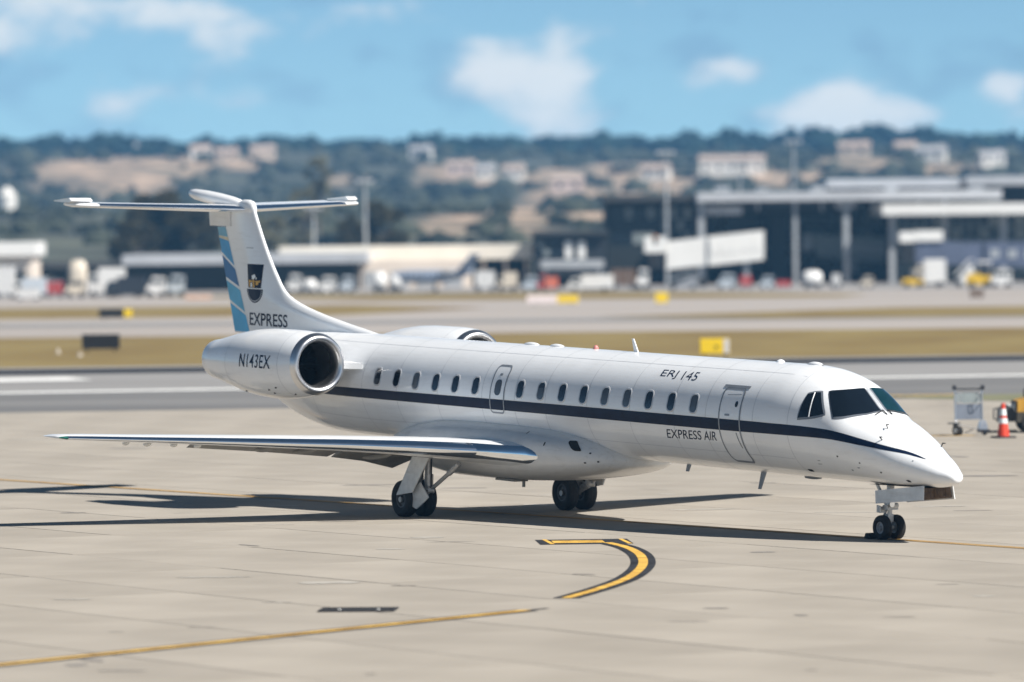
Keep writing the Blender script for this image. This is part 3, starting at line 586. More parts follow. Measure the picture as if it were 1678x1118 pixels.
spindle('bullet_fairing', [(25.42, 6.10, .03, .03), (25.6, 6.11, .10, .10), (26.0, 6.15, .13, .14), (26.6, 6.20, .15, .16), (27.2, 6.255, .145, .155), (27.7, 6.30, .125, .13), (27.9, 6.32, .09, .09), (27.97, 6.33, .03, .03)], jet, W_)
# engines
ES, EY, EZ = 18.42, 2.06, 2.71
OUT = [(.16, .682), (.35, .715), (.7, .748), (1.2, .772), (1.9, .775), (2.5, .745), (3.1, .675), (3.7, .57), (4.2, .48), (4.55, .435), (4.57, .42), (4.4, .405), (3.9, .39)]
nac = pchip([p[0] for p in OUT[:10]], [p[1] for p in OUT[:10]])
for side in (1, -1):
    M_ = lambda a, x, y, sd=side: L(ES+a, EY*sd+x, EZ+y-.055*min(1, max(0, a-.15)/1.2))
    e = MB().lathe(OUT, M_, 64).build('engine', W_, jet, True)
    MB().lathe([(.34, .475), (.22, .476), (.13, .487), (.06, .510), (.02, .540), (0, .580), (.008, .610), (.035, .635), (.08, .655), (.13, .672), (.17, .6865)], M_, 64).build('intake_lip', MATS['lip_metal'], e, True)
    MB().lathe([(.34, .4745), (.6, .50), (1.0, .53), (1.15, .53), (1.15, .02)], M_, 40).build('intake_duct', MATS['duct'], e, True)
    mb = MB()
    for k in range(22):
        t = 2*pi*k/22
        def bl(a, r, tt): return M_(a, r*math.cos(tt), r*math.sin(tt))
        mb.add([bl(.96, .12, t), bl(1.08, .12, t+.2), bl(1.10, .52, t+.24), bl(.98, .52, t+.05)], [(0, 1, 2, 3)])
    mb.build('fan_blades', MATS['fan'], e)
    MB().lathe([(.74, .005), (.78, .035), (.86, .075), (.96, .11), (1.08, .13)], M_, 20, True).build('spinner', MATS['spinner'], e, True)
    MB().lathe([(3.9, .36), (4.4, .27), (4.8, .13), (5.0, .02)], M_, 24, False, True).build('exhaust_cone', MATS['exhaust'], e, True)
    MB().lathe([(.62, .7425), (.632, .7435)], M_, 64).build('cowl_seam', MATS['frame_pale'], e, True); MB().lathe([(3.05, .6835), (3.062, .6815)], M_, 64).build('cowl_seam', MATS['frame_pale'], e, True)
    for a, t in ((1.2, -2.2), (1.3, -2.35), (2.6, -2.1), (.5, -1.1), (.95, -.72)):
        p = M_(a, side*nac(a)*math.cos(t), nac(a)*math.sin(t)) if False else M_(a, side*(nac(a)+.004)*abs(math.cos(t)), (nac(a)+.004)*math.sin(t)); MB().box(p, (.05, .02, .03)).build('vent', MATS['dark_hole'], e)
    rings = []
    for y in (.7, 1.0, 1.2, 1.36): rings.append([L(18.75+(.25 if y > 1.2 else 0)+u*3.3, y*side, 2.62+.15*math.sin(pi*min(1, .06+u*.94))**.5*sg-.02) for u, sg in ((0, .0), (.05, 1), (.3, 1), (.7, 1), (1, 0), (.7, -1), (.3, -1), (.05, -1))])
    MB().rings(rings).build('pylon', W_, jet, 50)
    MB().slab([L(18.30, 1.06*side, 2.72), L(18.98, 1.0*side, 2.74), L(18.98, 1.38*side, 2.74), L(18.62, 1.38*side, 2.72)], (0, 0, -.13)).build('pylon_fairing', W_, jet)
# landing gear
def wheel(parent, s, y, r, wd, hubr, names=('tyre', 'wheel_hub'), hm='hub'):
    M_ = lambda a, x, z: L(s+x, y+a, ground_z(s)+r+z-.012)
    h = wd/2
    t = MB().lathe([(-h*.72, hubr), (-h*.86, hubr*1.1), (-h, r*.72), (-h*.93, r*.88), (-h*.72, r*.96), (-h*.4, r*.992), (-h*.36, r*.975), (-h*.3, r), (-h*.06, r), (0, r*.982), (h*.06, r), (h*.3, r), (h*.36, r*.975), (h*.4, r*.992), (h*.72, r*.96), (h*.93, r*.88), (h, r*.72), (h*.86, hubr*1.1), (h*.72, hubr)], M_, 40).build(names[0], MATS['tyre'], parent, 35)
    MB().lathe([(-h*.78, .02), (-h*.8, hubr*.3), (-h*.5, hubr*.42), (-h*.45, hubr*.75), (-h*.7, hubr*.86), (-h*.74, hubr*1.01), (h*.74, hubr*1.01), (h*.7, hubr*.86), (h*.45, hubr*.75), (h*.5, hubr*.42), (h*.8, hubr*.3), (h*.78, .02)], M_, 24, True, True).build(names[1], MATS[hm], parent, 35)
ng = MB().tube(L(0, 0, 1.15), L(.02, 0, .66), .075).tube(L(.02, 0, .68), L(.04, 0, .25), .048).tube(L(.04, -.2, .235), L(.04, .2, .235), .035).tube(L(-.06, -.11, .66), L(-.06, .11, .66), .06).tube(L(.10, 0, .62), L(.5, 0, 1.12), .035).box(L(.04, 0, .42), (.10, .13, .16)).build('nose_gear', MATS['gear_white'], jet, 40)
for y in (-.165, .165): wheel(ng, .04, y, .247, .165, .115)
MB().tube(L(.13, 0, .60), L(.22, 0, .44), .026).tube(L(.22, 0, .44), L(.09, 0, .30), .026).build('torque_link', MATS['gear_metal'], ng)
MB().box(L(-.02, .02, .63), (.16, .26, .09)).tube(L(-.11, .08, .70), L(-.16, .08, .70), .065).box(L(.12, .12, .58), (.1, .14, .12)).build('steering_unit', MATS['gear_metal'], ng, 40)
MB().tube(L(-.13, .08, .70), L(-.165, .08, .70), .058, n=16).build('taxi_lamp', MATS['polished'], ng, 40)
MB().slab([L(.30, .10, .52), L(.05, .2, .53), L(.05, .2, .66), L(.30, .10, .66)], (0, -.02, 0)).build('small_door', MATS['gear_white'], ng)
MB().add([L(-1.6, -.27, 1.105), L(.35, -.27, 1.07), L(.35, .27, 1.07), L(-1.6, .27, 1.105)], [(0, 1, 2, 3)]).build('gear_bay', MATS['dark_hole'], jet)
for sd in (1, -1):
    y = .335*sd
    d = MB().slab([L(.03, y, .965), L(-1.55, y, 1.15), L(-1.58, y+.03*sd, .875), L(-.03, y+.03*sd, .715)], (0, -.02*sd, 0)).build('nose_gear_door', MATS['gear_white'], jet)
    yi = y-.024*sd
    for k in (.45, 1.0): MB().slab([L(-k-.01, y+.034*sd, .76+.105*k), L(-k+.01, y+.034*sd, .76+.105*k), L(-k+.01, y+.006*sd, .94+.115*k), L(-k-.01, y+.006*sd, .94+.115*k)], (0, .004*sd, 0)).build('door_seam', MATS['frame_pale'], d)
    MB().slab([L(-.42, y+.022*sd, .93), L(-.62, y+.022*sd, .953), L(-.62, y+.022*sd, .943), L(-.42, y+.022*sd, .92)], (0, .006*sd, 0)).build('placard', MATS['trim_grey'], d)
    MB().slab([L(-.03, yi, .955), L(-1.50, yi, 1.13), L(-1.53, yi+.03*sd, .895), L(-.08, yi+.03*sd, .735)], (0, .004*sd, 0)).build('door_lining', MATS['bay_brown'], d)
    for k in range(4):
        s = -.25-.36*k; MB().box(L(s, yi-.02*sd, .93-.115*(s+.03)/1.5*-1 if False else .85-.12*s), (.035, .035, .2)).build('door_rib', MATS['bay_brown'], d)
for sd in (1, -1):
    y = 2.05*sd; s = 14.45; gz = ground_z(s)
    mg = MB().tube(L(13.85, y, 1.02), L(13.89, y, .22), .082).tube(L(13.85, y, .55), L(13.86, y, .30), .10).tube(L(13.88, y, .20), L(s, y, gz+.38), .075).tube(L(s, y-.36, gz+.375), L(s, y+.36, gz+.375), .06).tube(L(14.1, y, .72), L(14.35, y, gz+.5), .055).build('main_gear', MATS['gear_metal'], jet, 40)
    for k in (-.235, .235): wheel(mg, s, y+k, .40, .27, .19, hm='hub_dark')
    MB().tube(L(12.87, y-.15*sd, .82), L(13.2, y-.1*sd, .60), .065).tube(L(13.2, y-.1*sd, .60), L(13.78, y, .22), .045).tube(L(13.72, y-.05, .22), L(13.8, y+.05, .22), .07).build('side_brace', MATS['gear_metal'], mg, 40)
    MB().tube(L(13.72, y+.02, .88), L(13.72, y+.02, .24), .016).tube(L(13.95, y+.1, .9), L(13.95, y+.08, .3), .014).build('hydraulic_line', MATS['tyre'], mg)
    yo = 2.40*sd
    MB().slab([L(14.02, yo-.06*sd, .93), L(13.36, yo-.06*sd, .93), L(13.90, yo+.02*sd, .17), L(14.54, yo+.02*sd, .075)], (0, -.03*sd, 0)).build('gear_door', MATS['gear_white'], mg)
    yo = 2.30*sd
    if sd > 0: MB().slab([L(13.77, yo, .39), L(13.43, yo, .09), L(13.60, yo, -.02), L(13.92, yo, -.19), L(14.24, yo, -.10), L(14.21, yo, .13), L(14.0, yo, .25)], (0, -.025*sd, 0)).build('lower_door', MATS['gear_white'], mg)
    if sd < 0: MB().slab([L(13.15, 1.32*sd, .80), L(12.55, 1.32*sd, .80), L(12.50, 1.5*sd, .36), L(13.15, 1.5*sd, .36)], (0, -.02*sd, 0)).build('bay_door', MATS['flap_under'], mg)
    for k in range(6): MB().tube(L(s-.25+.05*k, y+.02*k*sd, gz+.5+.06*k), L(s-.5+.06*k, y+.03*sd, gz+.62), .016).build('brake_pipe', MATS['gear_metal'], mg)
# lettering
def text_mesh(body, width, height, shear=0.0, weight=0.0, spacing=1.0):
    cu = bpy.data.curves.new('t', 'FONT'); cu.body = body; cu.shear = shear; cu.offset = weight; cu.space_character = spacing; cu.resolution_u = 4
    o = bpy.data.objects.new('t', cu); col.objects.link(o); dg = bpy.context.evaluated_depsgraph_get(); me = bpy.data.meshes.new_from_object(o.evaluated_get(dg)); bpy.data.objects.remove(o)
    xs = [v.co.x for v in me.vertices]; ys = [v.co.y for v in me.vertices]; x0, x1, y0, y1 = min(xs), max(xs), min(ys), max(ys)
    bm = bmesh.new(); bm.from_mesh(me)
    for v in bm.verts: v.co = Vector(((v.co.x-x0)/(x1-x0)*width, (v.co.y-y0)/(y1-y0)*height, 0))
    k = .02
    while k < height: bmesh.ops.bisect_plane(bm, geom=bm.verts[:]+bm.edges[:]+bm.faces[:], plane_co=(0, k, 0), plane_no=(0, 1, 0)); k += .02
    return bm
def lettering(body, s_left, z0, width, height, surf, parent, m, rise=0.0, off=.0035, lean=0.0, **kw):
    """words laid on a skin, one object each"""
    bm = text_mesh(body, width, height, **kw); gaps = body.count(' ')
    for v in bm.verts: v.co = surf(s_left-v.co.x+lean*v.co.y, z0+v.co.y+rise*v.co.x, off)
    me = bpy.data.meshes.new('lettering'); bm.to_mesh(me); bm.free(); return obj('lettering', me, MATS[m], parent)
fs1 = lambda a, b, o: sk(a, b, o, 1)
lettering('EXPRESS', 6.27, 1.69, 1.25, .185, fs1, fuse, 'navy', rise=.02, weight=.004, lean=-.35)
lettering('AIR', 4.925, 1.717, .455, .185, fs1, fuse, 'navy', rise=.02, weight=.004, lean=-.35)
lettering('ERJ', 6.79, 2.88, .58, .165, fs1, fuse, 'navy', weight=-.002, lean=.25)
lettering('145', 6.0, 2.88, .54, .165, fs1, fuse, 'navy', weight=-.002, lean=.25)
lettering('EXPRESS', 25.0, 3.315, 1.82, .295, fin_surf(1), fin, 'navy', weight=.010, off=.004)
def nac_surf(s, z, off):
    r = nac(s-ES)+off; dz = z-EZ+.055; return L(s, EY+math.sqrt(max(.01, r*r-dz*dz)), z)
eng1 = [o for o in jet.children if o.name.startswith('engine')][0]
lettering('N143EX', 20.69, 2.585, 1.36, .30, nac_surf, eng1, 'navy', weight=.004, spacing=1.05)
# wheel chock behind the nose wheels
mat('chock', (.03, .03, .03), .8, var=.3)
pz = Vector((P0.x, P0.y))-du*.36
ck = MB().rings([[(x, -.11, 0), (x, -.05, .11), (x, .05, .11), (x, .11, 0)] for x in (-.30, .30)]).build('wheel_chock', MATS['chock'], None, False, (pz.x, pz.y, .012), math.atan2(dn.y, dn.x)); tag(ck, 'black rubber wheel chock behind the jet nose wheels', 'wheel chock')

# ------------------------------------------------------------------ things standing on the apron
mat('cone_orange', (.62, .05, .02), .5, var=.1, scale=6); mat('reflective', (.72, .76, .76), .4, var=.08); mat('rubber', (.022, .022, .023), .8, var=.3)
mat('cart_metal', (.55, .56, .58), .3, metal=.8, var=.12, scale=10); mat('cart_panel', (.20, .225, .27), .35, var=.1, metal=.2); mat('black_plastic', (.015, .017, .024), .4, var=.2)
mat('clear_panel', (.24, .27, .27), .15, var=.1); mat('tug_gold', (.52, .28, .035), .45, var=.25, scale=4); mat('tug_dark', (.05, .045, .035), .6, var=.3, scale=5); mat('tug_grey', (.055, .06, .065), .6, var=.2)
cone = empty('traffic_cone', (14.16, 164.2, 0)); tag(cone, 'orange traffic cone with two white reflective bands beside the luggage trolley', 'traffic cone')
V = lambda a, x, y: (x, y, a)
MB().box((0, 0, .025), (.56, .56, .05), R(20)).build('base', MATS['rubber'], cone)
def conepart(n, z0, z1, m, add=0.0): rr = lambda z: .185-.135*z/.98+add; return MB().lathe([(z0, rr(z0)), (z1, rr(z1))], V, 28, False, True).build(n, MATS[m], cone, 50)
conepart('body', .05, .98, 'cone_orange'); conepart('reflective_band', .42, .57, 'reflective', .004); conepart('reflective_band', .65, .84, 'reflective', .004); conepart('tip', .86, 1.0, 'cone_orange', .002)
# luggage trolley
tr = empty('luggage_trolley', (13.36, 166.6, 0), R(6)); tag(tr, 'empty silver luggage trolley with grey panel standing on the apron', 'luggage trolley')
for x in (-.40, .40): MB().tube((x, 0, .42), (x, .06, 1.38), .024).build('post', MATS['cart_metal'], tr, 40)
MB().slab([(-.385, .0, .46), (.385, .0, .46), (.385, .035, .92), (-.385, .035, .92)], (0, .02, 0)).build('panel', MATS['cart_panel'], tr)
MB().slab([(-.385, .035, .94), (.385, .035, .94), (.385, .055, 1.24), (-.385, .055, 1.24)], (0, .015, 0)).build('basket_back', MATS['clear_panel'], tr)
mb = MB()
for z in (.97, 1.23): mb.path([(-.40, .05, z), (-.36, -.18, z), (-.25, -.18, z)], .013); mb.path([(.40, .05, z), (.36, -.18, z), (.25, -.18, z)], .013)
for x in (-.36, -.25, .25, .36): mb.tube((x, -.18, .97), (x, -.18, 1.23), .012)
mb.build('basket', MATS['cart_metal'], tr)
MB().tube((-.42, .08, 1.36), (.42, .08, 1.36), .022).build('handle_bar', MATS['black_plastic'], tr, 40)
for x in (-.42, .42):
    g_ = MB().rings([[(x+sx*.08*k, .04+.10*math.cos(t)*k, 1.40+.07*math.sin(t)*k) for t in [2*pi*i/10 for i in range(10)]] for sx, k in ((-1, .5), (-.6, 1), (.6, 1), (1.2, .55))]).build('grip', MATS['black_plastic'], tr, 50)
MB().tube((-.34, -.05, .30), (.36, -.12, .16), .022).tube((-.40, 0, .45), (-.36, -.05, .30), .022).build('base_frame', MATS['cart_metal'], tr, 40)
MB().box((-.46, -.12, .36), (.34, .30, .035)).box((-.42, -.1, .30), (.12, .14, .12)).build('toe_plate', MATS['tug_grey'], tr)
MB().rings([[(.40+a*k, -.06+b*k*1.2, z) for a, b in ((-.13, -.1), (.13, -.1), (.13, .1), (-.13, .1))] for z, k in ((.17, 1.0), (.28, .95), (.44, .55))]).build('foot_cover', MATS['cart_metal'], tr, 30)
MB().box((.42, -.06, .13), (.34, .26, .08)).build('bumper', MATS['black_plastic'], tr)
MB().slab([(-.12, -.1, .06), (.10, -.1, .16), (.12, -.1, .20), (-.02, -.1, .13), (-.13, -.1, .09)], (0, .06, 0)).build('brake_lever', MATS['tug_grey'], tr)
for x, y, r in ((-.40, -.10, .145), (-.26, .12, .13), (.46, -.02, .09)):
    t_ = MB().lathe([(-.035, r*.55), (-.035, r*.92), (-.02, r), (.02, r), (.035, r*.92), (.035, r*.55)], lambda a, p, q, x=x, y=y, r=r: (x+a*.8+p*.55, y+a*.5-p*.8, r+q), 20).build('wheel', MATS['rubber'], tr, 40)
    MB().lathe([(-.03, .01), (-.03, r*.58), (.03, r*.58), (.03, .01)], lambda a, p, q, x=x, y=y, r=r: (x+a*.8+p*.55, y+a*.5-p*.8, r+q), 14, True, True).build('rim', MATS['cart_metal'], t_, 40)
# baggage tug at the frame's edge
tg = empty('baggage_tug', (15.9, 168.6, 0), R(4)); tag(tg, 'gold and black baggage tug with grey towing plate at the right edge', 'baggage tug')
MB().bbox(-1.05, 1.3, -.55, .55, .32, .62).build('chassis', MATS['tug_dark'], tg); 
MB().rings([[(-1.02, y, .62), (.25, y, .62), (.25, y, 1.02), (-.75, y, 1.02), (-1.02, y, .95)] for y in (-.52, .52)]).build('hood', MATS['tug_gold'], tg)
MB().bbox(-1.06, -.98, -.48, .48, .66, .95).build('grille', MATS['tug_dark'], tg)
MB().box((-.6, -.525, .84), (.26, .012, .12)).build('number_plate', MATS['tug_dark'], tg)
for z in (.72, .80): MB().bbox(-.7, .2, -.53, -.522, z, z+.03).build('trim', MATS['cream'], tg)
for y in (-.25, .25): MB().tube((-1.04, y, .80), (-1.09, y, .80), .09, n=16).build('headlight', MATS['reflective'], tg, 40)
MB().bbox(.3, .85, -.4, .4, .62, .82).build('seat', MATS['rubber'], tg); MB().bbox(.78, .9, -.4, .4, .82, 1.2).build('backrest', MATS['rubber'], tg)
MB().path([(-.66, -.45, 1.0), (-.66, -.45, 1.25), (-.55, -.45, 1.36), (.0, -.45, 1.38), (.2, -.45, 1.3)], .03).build('guard_rail', MATS['rubber'], tg, 40); MB().path([(-.66, .45, 1.0), (-.66, .45, 1.25), (-.55, .45, 1.36), (.0, .45, 1.38), (.2, .45, 1.3)], .03).build('guard_rail', MATS['rubber'], tg, 40)
for x in (-.62, .85):
    for y in (-.48, .48):
        t_ = MB().lathe([(-.10, .16), (-.10, .27), (-.07, .30), (.07, .30), (.10, .27), (.10, .16)], lambda a, p, q, x=x, y=y: (x+p, y+a, .30+q), 24).build('wheel', MATS['rubber'], tg, 40)
        MB().lathe([(-.085, .01), (-.085, .165), (.085, .165), (.085, .01)], lambda a, p, q, x=x, y=y: (x+p, y+a, .30+q), 16, True, True).build('rim', MATS['tug_dark'], t_)
MB().slab([(-1.62, -.3, .33), (-1.08, -.3, .33), (-1.02, -.3, .55), (-1.14, -.3, .74), (-1.30, -.3, .84), (-1.48, -.3, .82), (-1.60, -.3, .70)], (0, .05, 0)).build('towing_plate', MATS['tug_grey'], tg)
MB().path([(-1.60, -.28, .40), (-1.70, -.28, .42), (-1.70, -.28, .70), (-1.58, -.28, .74)], .022).build('tow_handle', MATS['tug_grey'], tg, 40)
MB().path([(-1.30, -.26, .84), (-1.15, -.3, .78), (-1.0, -.34, .62), (-.9, -.4, .60)], .02).build('tow_cable', MATS['reflective'], tg, 40)
MB().tube((-1.9, -.25, .05), (-1.0, -.25, .06), .03).build('tow_bar', MATS['rubber'], tg)

# ------------------------------------------------------------------ airfield signs on the grass
mat('sign_yellow', (.80, .56, .012), .5, var=.06); mat('sign_black', (.010, .010, .011), .6, var=.2); mat('sign_pink', (.78, .68, .66), .5, var=.06); mat('sign_edge', (.62, .60, .58), .5, var=.1)
def taxi_sign(label, x, y, wd, h, face, panels=(), z0=.16, back=None):
    e = empty('airfield_sign', (x, y, 0), R(rng.uniform(-3, 3))); tag(e, label, 'sign', 'airfield signs on the grass')
    MB().bbox(-wd/2, wd/2, -.12, .12, z0, z0+h).build('panel', MATS[face], e)
    for x0, x1, m in panels: MB().bbox(x0, x1, -.135, -.122, z0+.03, z0+h-.03).build('face', MATS[m], e)
    for sx in (-.36, .36): MB().bbox(sx*wd-.04, sx*wd+.04, -.05, .05, 0, z0).build('leg', MATS['iron'], e)
    return e
s_ = taxi_sign('small yellow airfield sign with a black mark standing behind the jet cabin roof', 9.8, 275, 1.42, .74, 'sign_yellow', ((.42, .70, 'sign_edge'), (-.69, .40, 'sign_yellow')))
MB().slab([(-.02, -.142, .58), (.16, -.142, .52), (.14, -.142, .44), (-.04, -.142, .38), (.04, -.142, .48)], (0, .004, 0)).build('arrow_mark', MATS['sign_black'], s_)
taxi_sign('wide plain black airfield sign on the near grass strip left of the engine', -21.9, 303, 2.0, .78, 'sign_black')
taxi_sign('long black airfield sign with a yellow right end far left', -29.5, 424, 2.5, .66, 'sign_black', ((.62, 1.24, 'sign_yellow'),))
taxi_sign('long pale pink and yellow airfield sign in front of the far white truck', 3.5, 484, 4.4, .7, 'sign_pink', ((.4, 2.18, 'sign_yellow'), (-2.18, .38, 'sign_pink')))
taxi_sign('small square yellow airfield sign right of the long pale sign', 12.7, 481, 1.05, .85, 'sign_yellow')
taxi_sign('small dark brown airfield sign below the yellow loader', 40.4, 494, 1.2, .7, 'bay_brown')
mat('lamp_white', (.5, .45, .38), .4, var=.1)
for i, (px, py, Y, lab) in enumerate(((95, 583, 300, 'pale taxiway edge marker in the grass, larger of the left pair'), (131, 588, 292, 'pale taxiway edge marker in the grass, smaller of the left pair'))):
    p = at(px, py, Y); e = empty('edge_marker', (p.x, p.y, 0)); tag(e, lab, 'edge marker', 'edge markers in the grass')
    MB().lathe([(0, .16), (.06, .15), (.08, .06)], V, 12, True, True).build('base', MATS['lamp_white'], e, 40); MB().lathe([(.08, .08), (.22-.05*i, .07), (.27-.05*i, .03)], V, 12, False, True).build('post', MATS['lamp_white'], e, 40)

# ------------------------------------------------------------------ hills behind the field
def sst(a, b, x): t = max(0, min(1, (x-a)/(b-a))); return t*t*(3-2*t)
def hill(x, y):
    n1 = noise.noise(Vector((x*.004, y*.004, 3.1))); n2 = noise.noise(Vector((x*.013, y*.013, 7.7)))
    near = 11.5*sst(760, 1280, y)*(1+.25*n1)+1.2*n2*sst(760, 1000, y)
    far = 28*sst(1500, 2450, y+120*n1)*(1+.06*n1)+1.8*n2*sst(1500, 1900, y)
    return -.4+near+far+.9*sst(2400, 2600, y)*n2
def earth(x, y):
    n1 = noise.noise(Vector((x*.009, y*.004, 1.0))); n2 = noise.noise(Vector((x*.03, y*.02, 5.0)))
    b = 0.0
    for cx, cy, rx, ry in BANKS: b = max(b, math.exp(-((x-cx)/rx)**2-((y-cy)/ry)**2))
    return max(0, min(1, (b*1.5+.35*n1+.3*n2-.40)*2.4))
BANKS = []
def on_hill(px, py):
    Y = 740.0
    while Y < 3400:
        p = at(px, py, Y)
        if p.z < hill(p.x, p.y): return p
        Y += 6
    return at(px, py, 2500)
# bare tan banks seen on the slopes, by bearing
for px, py, rx, ry in ((150, 262, 70, 14), (260, 268, 90, 16), (200, 282, 60, 8), (400, 268, 70, 12), (30, 258, 40, 8), (720, 285, 40, 14), (790, 300, 40, 10), (905, 296, 60, 14), (930, 318, 70, 16), (1010, 282, 60, 18), (1060, 306, 60, 14), (1120, 300, 40, 12), (1210, 296, 90, 12), (1330, 290, 40, 8), (1420, 270, 60, 10), (1560, 282, 70, 8), (860, 345, 60, 14), (740, 370, 60, 16), (990, 352, 60, 10), (560, 300, 40, 8)):
    p, q, r_ = on_hill(px, py), on_hill(px, py-ry), on_hill(px, py+ry); BANKS.append((p.x, p.y, rx*p.y/FPX, max(30, abs(q.y-r_.y)/2)))
GX, GY = 150, 130; x0, x1, y0, y1 = -900, 900, 720, 3600
vs = []; fs = []; ec = []
for j in range(GY+1):
    y = y0+(y1-y0)*(j/GY)**1.15
    for i in range(GX+1):
        u = 2*i/GX-1; x = 900*(abs(u)**1.6)*math.copysign(1, u); vs.append((x, y, hill(x, y))); ec.append(earth(x, y))
for j in range(GY):
    for i in range(GX): a = j*(GX+1)+i; fs.append((a, a+1, a+GX+2, a+GX+1))
me = bpy.data.meshes.new('hills'); me.from_pydata(vs, [], fs); at_ = me.attributes.new('earth', 'FLOAT', 'POINT'); at_.data.foreach_set('value', ec)
hm = mat('hill_scrub', (.030, .034, .026), .95, var=.45, scale=.03, c2=(.065, .068, .045)); t = hm.node_tree; b = t.nodes['Principled BSDF']
an = N(t, 'ShaderNodeAttribute', attribute_name='earth'); mxn = N(t, 'ShaderNodeMix', data_type='RGBA'); old = b.inputs['Base Color'].links[0].from_socket
nz = N(t, 'ShaderNodeTexNoise'); nz.inputs['Scale'].default_value = .09; nz.inputs['Detail'].default_value = 6; tcx = N(t, 'ShaderNodeTexCoord'); t.links.new(tcx.outputs['Object'], nz.inputs['Vector'])
mrn = N(t, 'ShaderNodeMapRange'); mrn.inputs['From Min'].default_value = .35; mrn.inputs['From Max'].default_value = .6; t.links.new(nz.outputs['Fac'], mrn.inputs['Value'])
ml = N(t, 'ShaderNodeMath', operation='MULTIPLY'); t.links.new(an.outputs['Fac'], ml.inputs[0]); t.links.new(mrn.outputs[0], ml.inputs[1])
t.links.new(ml.outputs[0], mxn.inputs[0]); t.links.new(old, mxn.inputs[6]); mxn.inputs[7].default_value = (.46, .33, .23, 1); t.links.new(mxn.outputs[2], b.inputs['Base Color'])
h_ = obj('hills', me, hm, None, True); h_['kind'] = 'structure'
# woodland: crowns of many small leaf clumps
mat('leaf_far', (.006, .018, .020), .95, var=.4, scale=.08, c2=(.018, .034, .026), spec=.1); mat('leaf_scrub', (.022, .028, .024), .95, var=.4, scale=.02, c2=(.055, .06, .042), spec=.1); mat('bark', (.09, .07, .055), .9, var=.3, scale=2)
ICO = []
_b = bmesh.new(); bmesh.ops.create_icosphere(_b, subdivisions=1, radius=1.0); ICO_V = [v.co.copy() for v in _b.verts]; ICO_F = [tuple(v.index for v in f.verts) for f in _b.faces]; _b.free()
def clump(mb, c, r, sq=1.0):
    mb.add([Vector(c)+Vector((v.x*r*rng.uniform(.7, 1.25), v.y*r*rng.uniform(.7, 1.25), v.z*r*sq*rng.uniform(.7, 1.25))) for v in ICO_V], ICO_F)
def crown(mb, x, y, z, wd, h, n):
    for k in range(n):
        a, u = rng.uniform(0, 2*pi), rng.random(); rr = wd*.5*math.sin(pi*(.12+.8*u))**.7*math.sqrt(rng.random()); clump(mb, (x+rr*math.cos(a), y+rr*math.sin(a), z+h*(.12+.86*u)), wd*rng.uniform(.12, .24), .8)
# tops of the tree line along the ridge, as heights by bearing
SKY = [(-20, 236), (20, 234), (60, 232), (95, 222), (130, 228), (165, 222), (200, 220), (250, 228), (290, 234), (320, 244), (360, 240), (400, 232), (450, 226), (485, 234), (520, 246), (550, 234), (590, 228), (630, 240), (665, 248), (690, 222), (720, 218), (745, 224), (775, 228), (810, 226), (850, 232), (880, 228), (920, 230), (955, 226), (990, 222), (1040, 226), (1085, 232), (1120, 236), (1160, 240), (1200, 234), (1240, 236), (1290, 232), (1330, 240), (1350, 222), (1390, 218), (1437, 210), (1470, 220), (1510, 218), (1560, 220), (1600, 224), (1640, 232), (1700, 230)]
f_sky = pchip([p[0] for p in SKY], [p[1] for p in SKY])
mb = MB(); px = -60
while px < 1760:
    Y = rng.uniform(2440, 2700); top = at(px, f_sky(px)+rng.uniform(-2, 7), Y); g_ = hill(top.x, Y); h = max(4.5, top.z-g_)
    crown(mb, top.x, Y, g_, rng.uniform(9, 15), h, 26); px += rng.uniform(7, 13)
for k in range(520):      # second rank and the shoulders off to either side
    x = rng.uniform(-520, 520); Y = rng.uniform(2330, 2900); crown(mb, x, Y, hill(x, Y), rng.uniform(9, 15), rng.uniform(5, 9), 14)
wd_ = mb.build('ridge_woodland', MATS['leaf_far']); wd_['kind'] = 'stuff'; wd_['label'] = 'dark tree line along the top of the far ridge'
mb = MB()
for k in range(2600):
    Y = 780+1650*rng.random()**.8; x = rng.uniform(-1, 1)*(Y*.115+30)
    if earth(x, Y) > .25 and rng.random() < .9: continue
    r = rng.uniform(1.6, 4.2)*(1 if Y > 1400 else .7); z = hill(x, Y); clump(mb, (x, Y, z+r*.3), r, .75); clump(mb, (x+rng.uniform(-1, 1)*r, Y, z+r*.3), r*.7, .8)
sb = mb.build('hillside_scrub', MATS['leaf_scrub']); sb['kind'] = 'stuff'; sb['label'] = 'grey green scrub covering the hillside'
# houses on the slope and ridge
mat('wall_white', (.72, .69, .64), .8, var=.08, scale=.5); mat('wall_tan', (.50, .41, .33), .8, var=.1, scale=.5); mat('wall_pink', (.54, .43, .38), .8, var=.1, scale=.5); mat('roof_clay', (.38, .30, .25), .8, var=.2, scale=1); mat('roof_grey', (.34, .33, .33), .8, var=.15, scale=1); mat('pane_far', (.03, .04, .05), .15, var=.2)
HS = [(118, 256, 9, 'white', 'clay'), (142, 252, 12, 'white', 'grey'), (236, 256, 9, 'white', 'grey'), (288, 256, 13, 'white', 'grey'), (328, 262, 9, 'white', 'clay'), (372, 268, 10, 'tan', 'clay'), (430, 262, 11, 'tan', 'clay'),
      (690, 262, 10, 'white', 'grey'), (755, 290, 12, 'pink', 'clay'), (796, 296, 8, 'white', 'grey'), (842, 296, 9, 'white', 'clay'), (930, 316, 12, 'pink', 'clay'), (1075, 296, 11, 'white', 'clay'), 
      (1200, 288, 26, 'white', 'clay'), (1400, 258, 13, 'tan', 'clay'), (1484, 258, 9, 'pink', 'clay'), (1526, 266, 12, 'white', 'grey'), (1625, 274, 10, 'white', 'grey'), (62, 244, 9, 'tan', 'grey')]
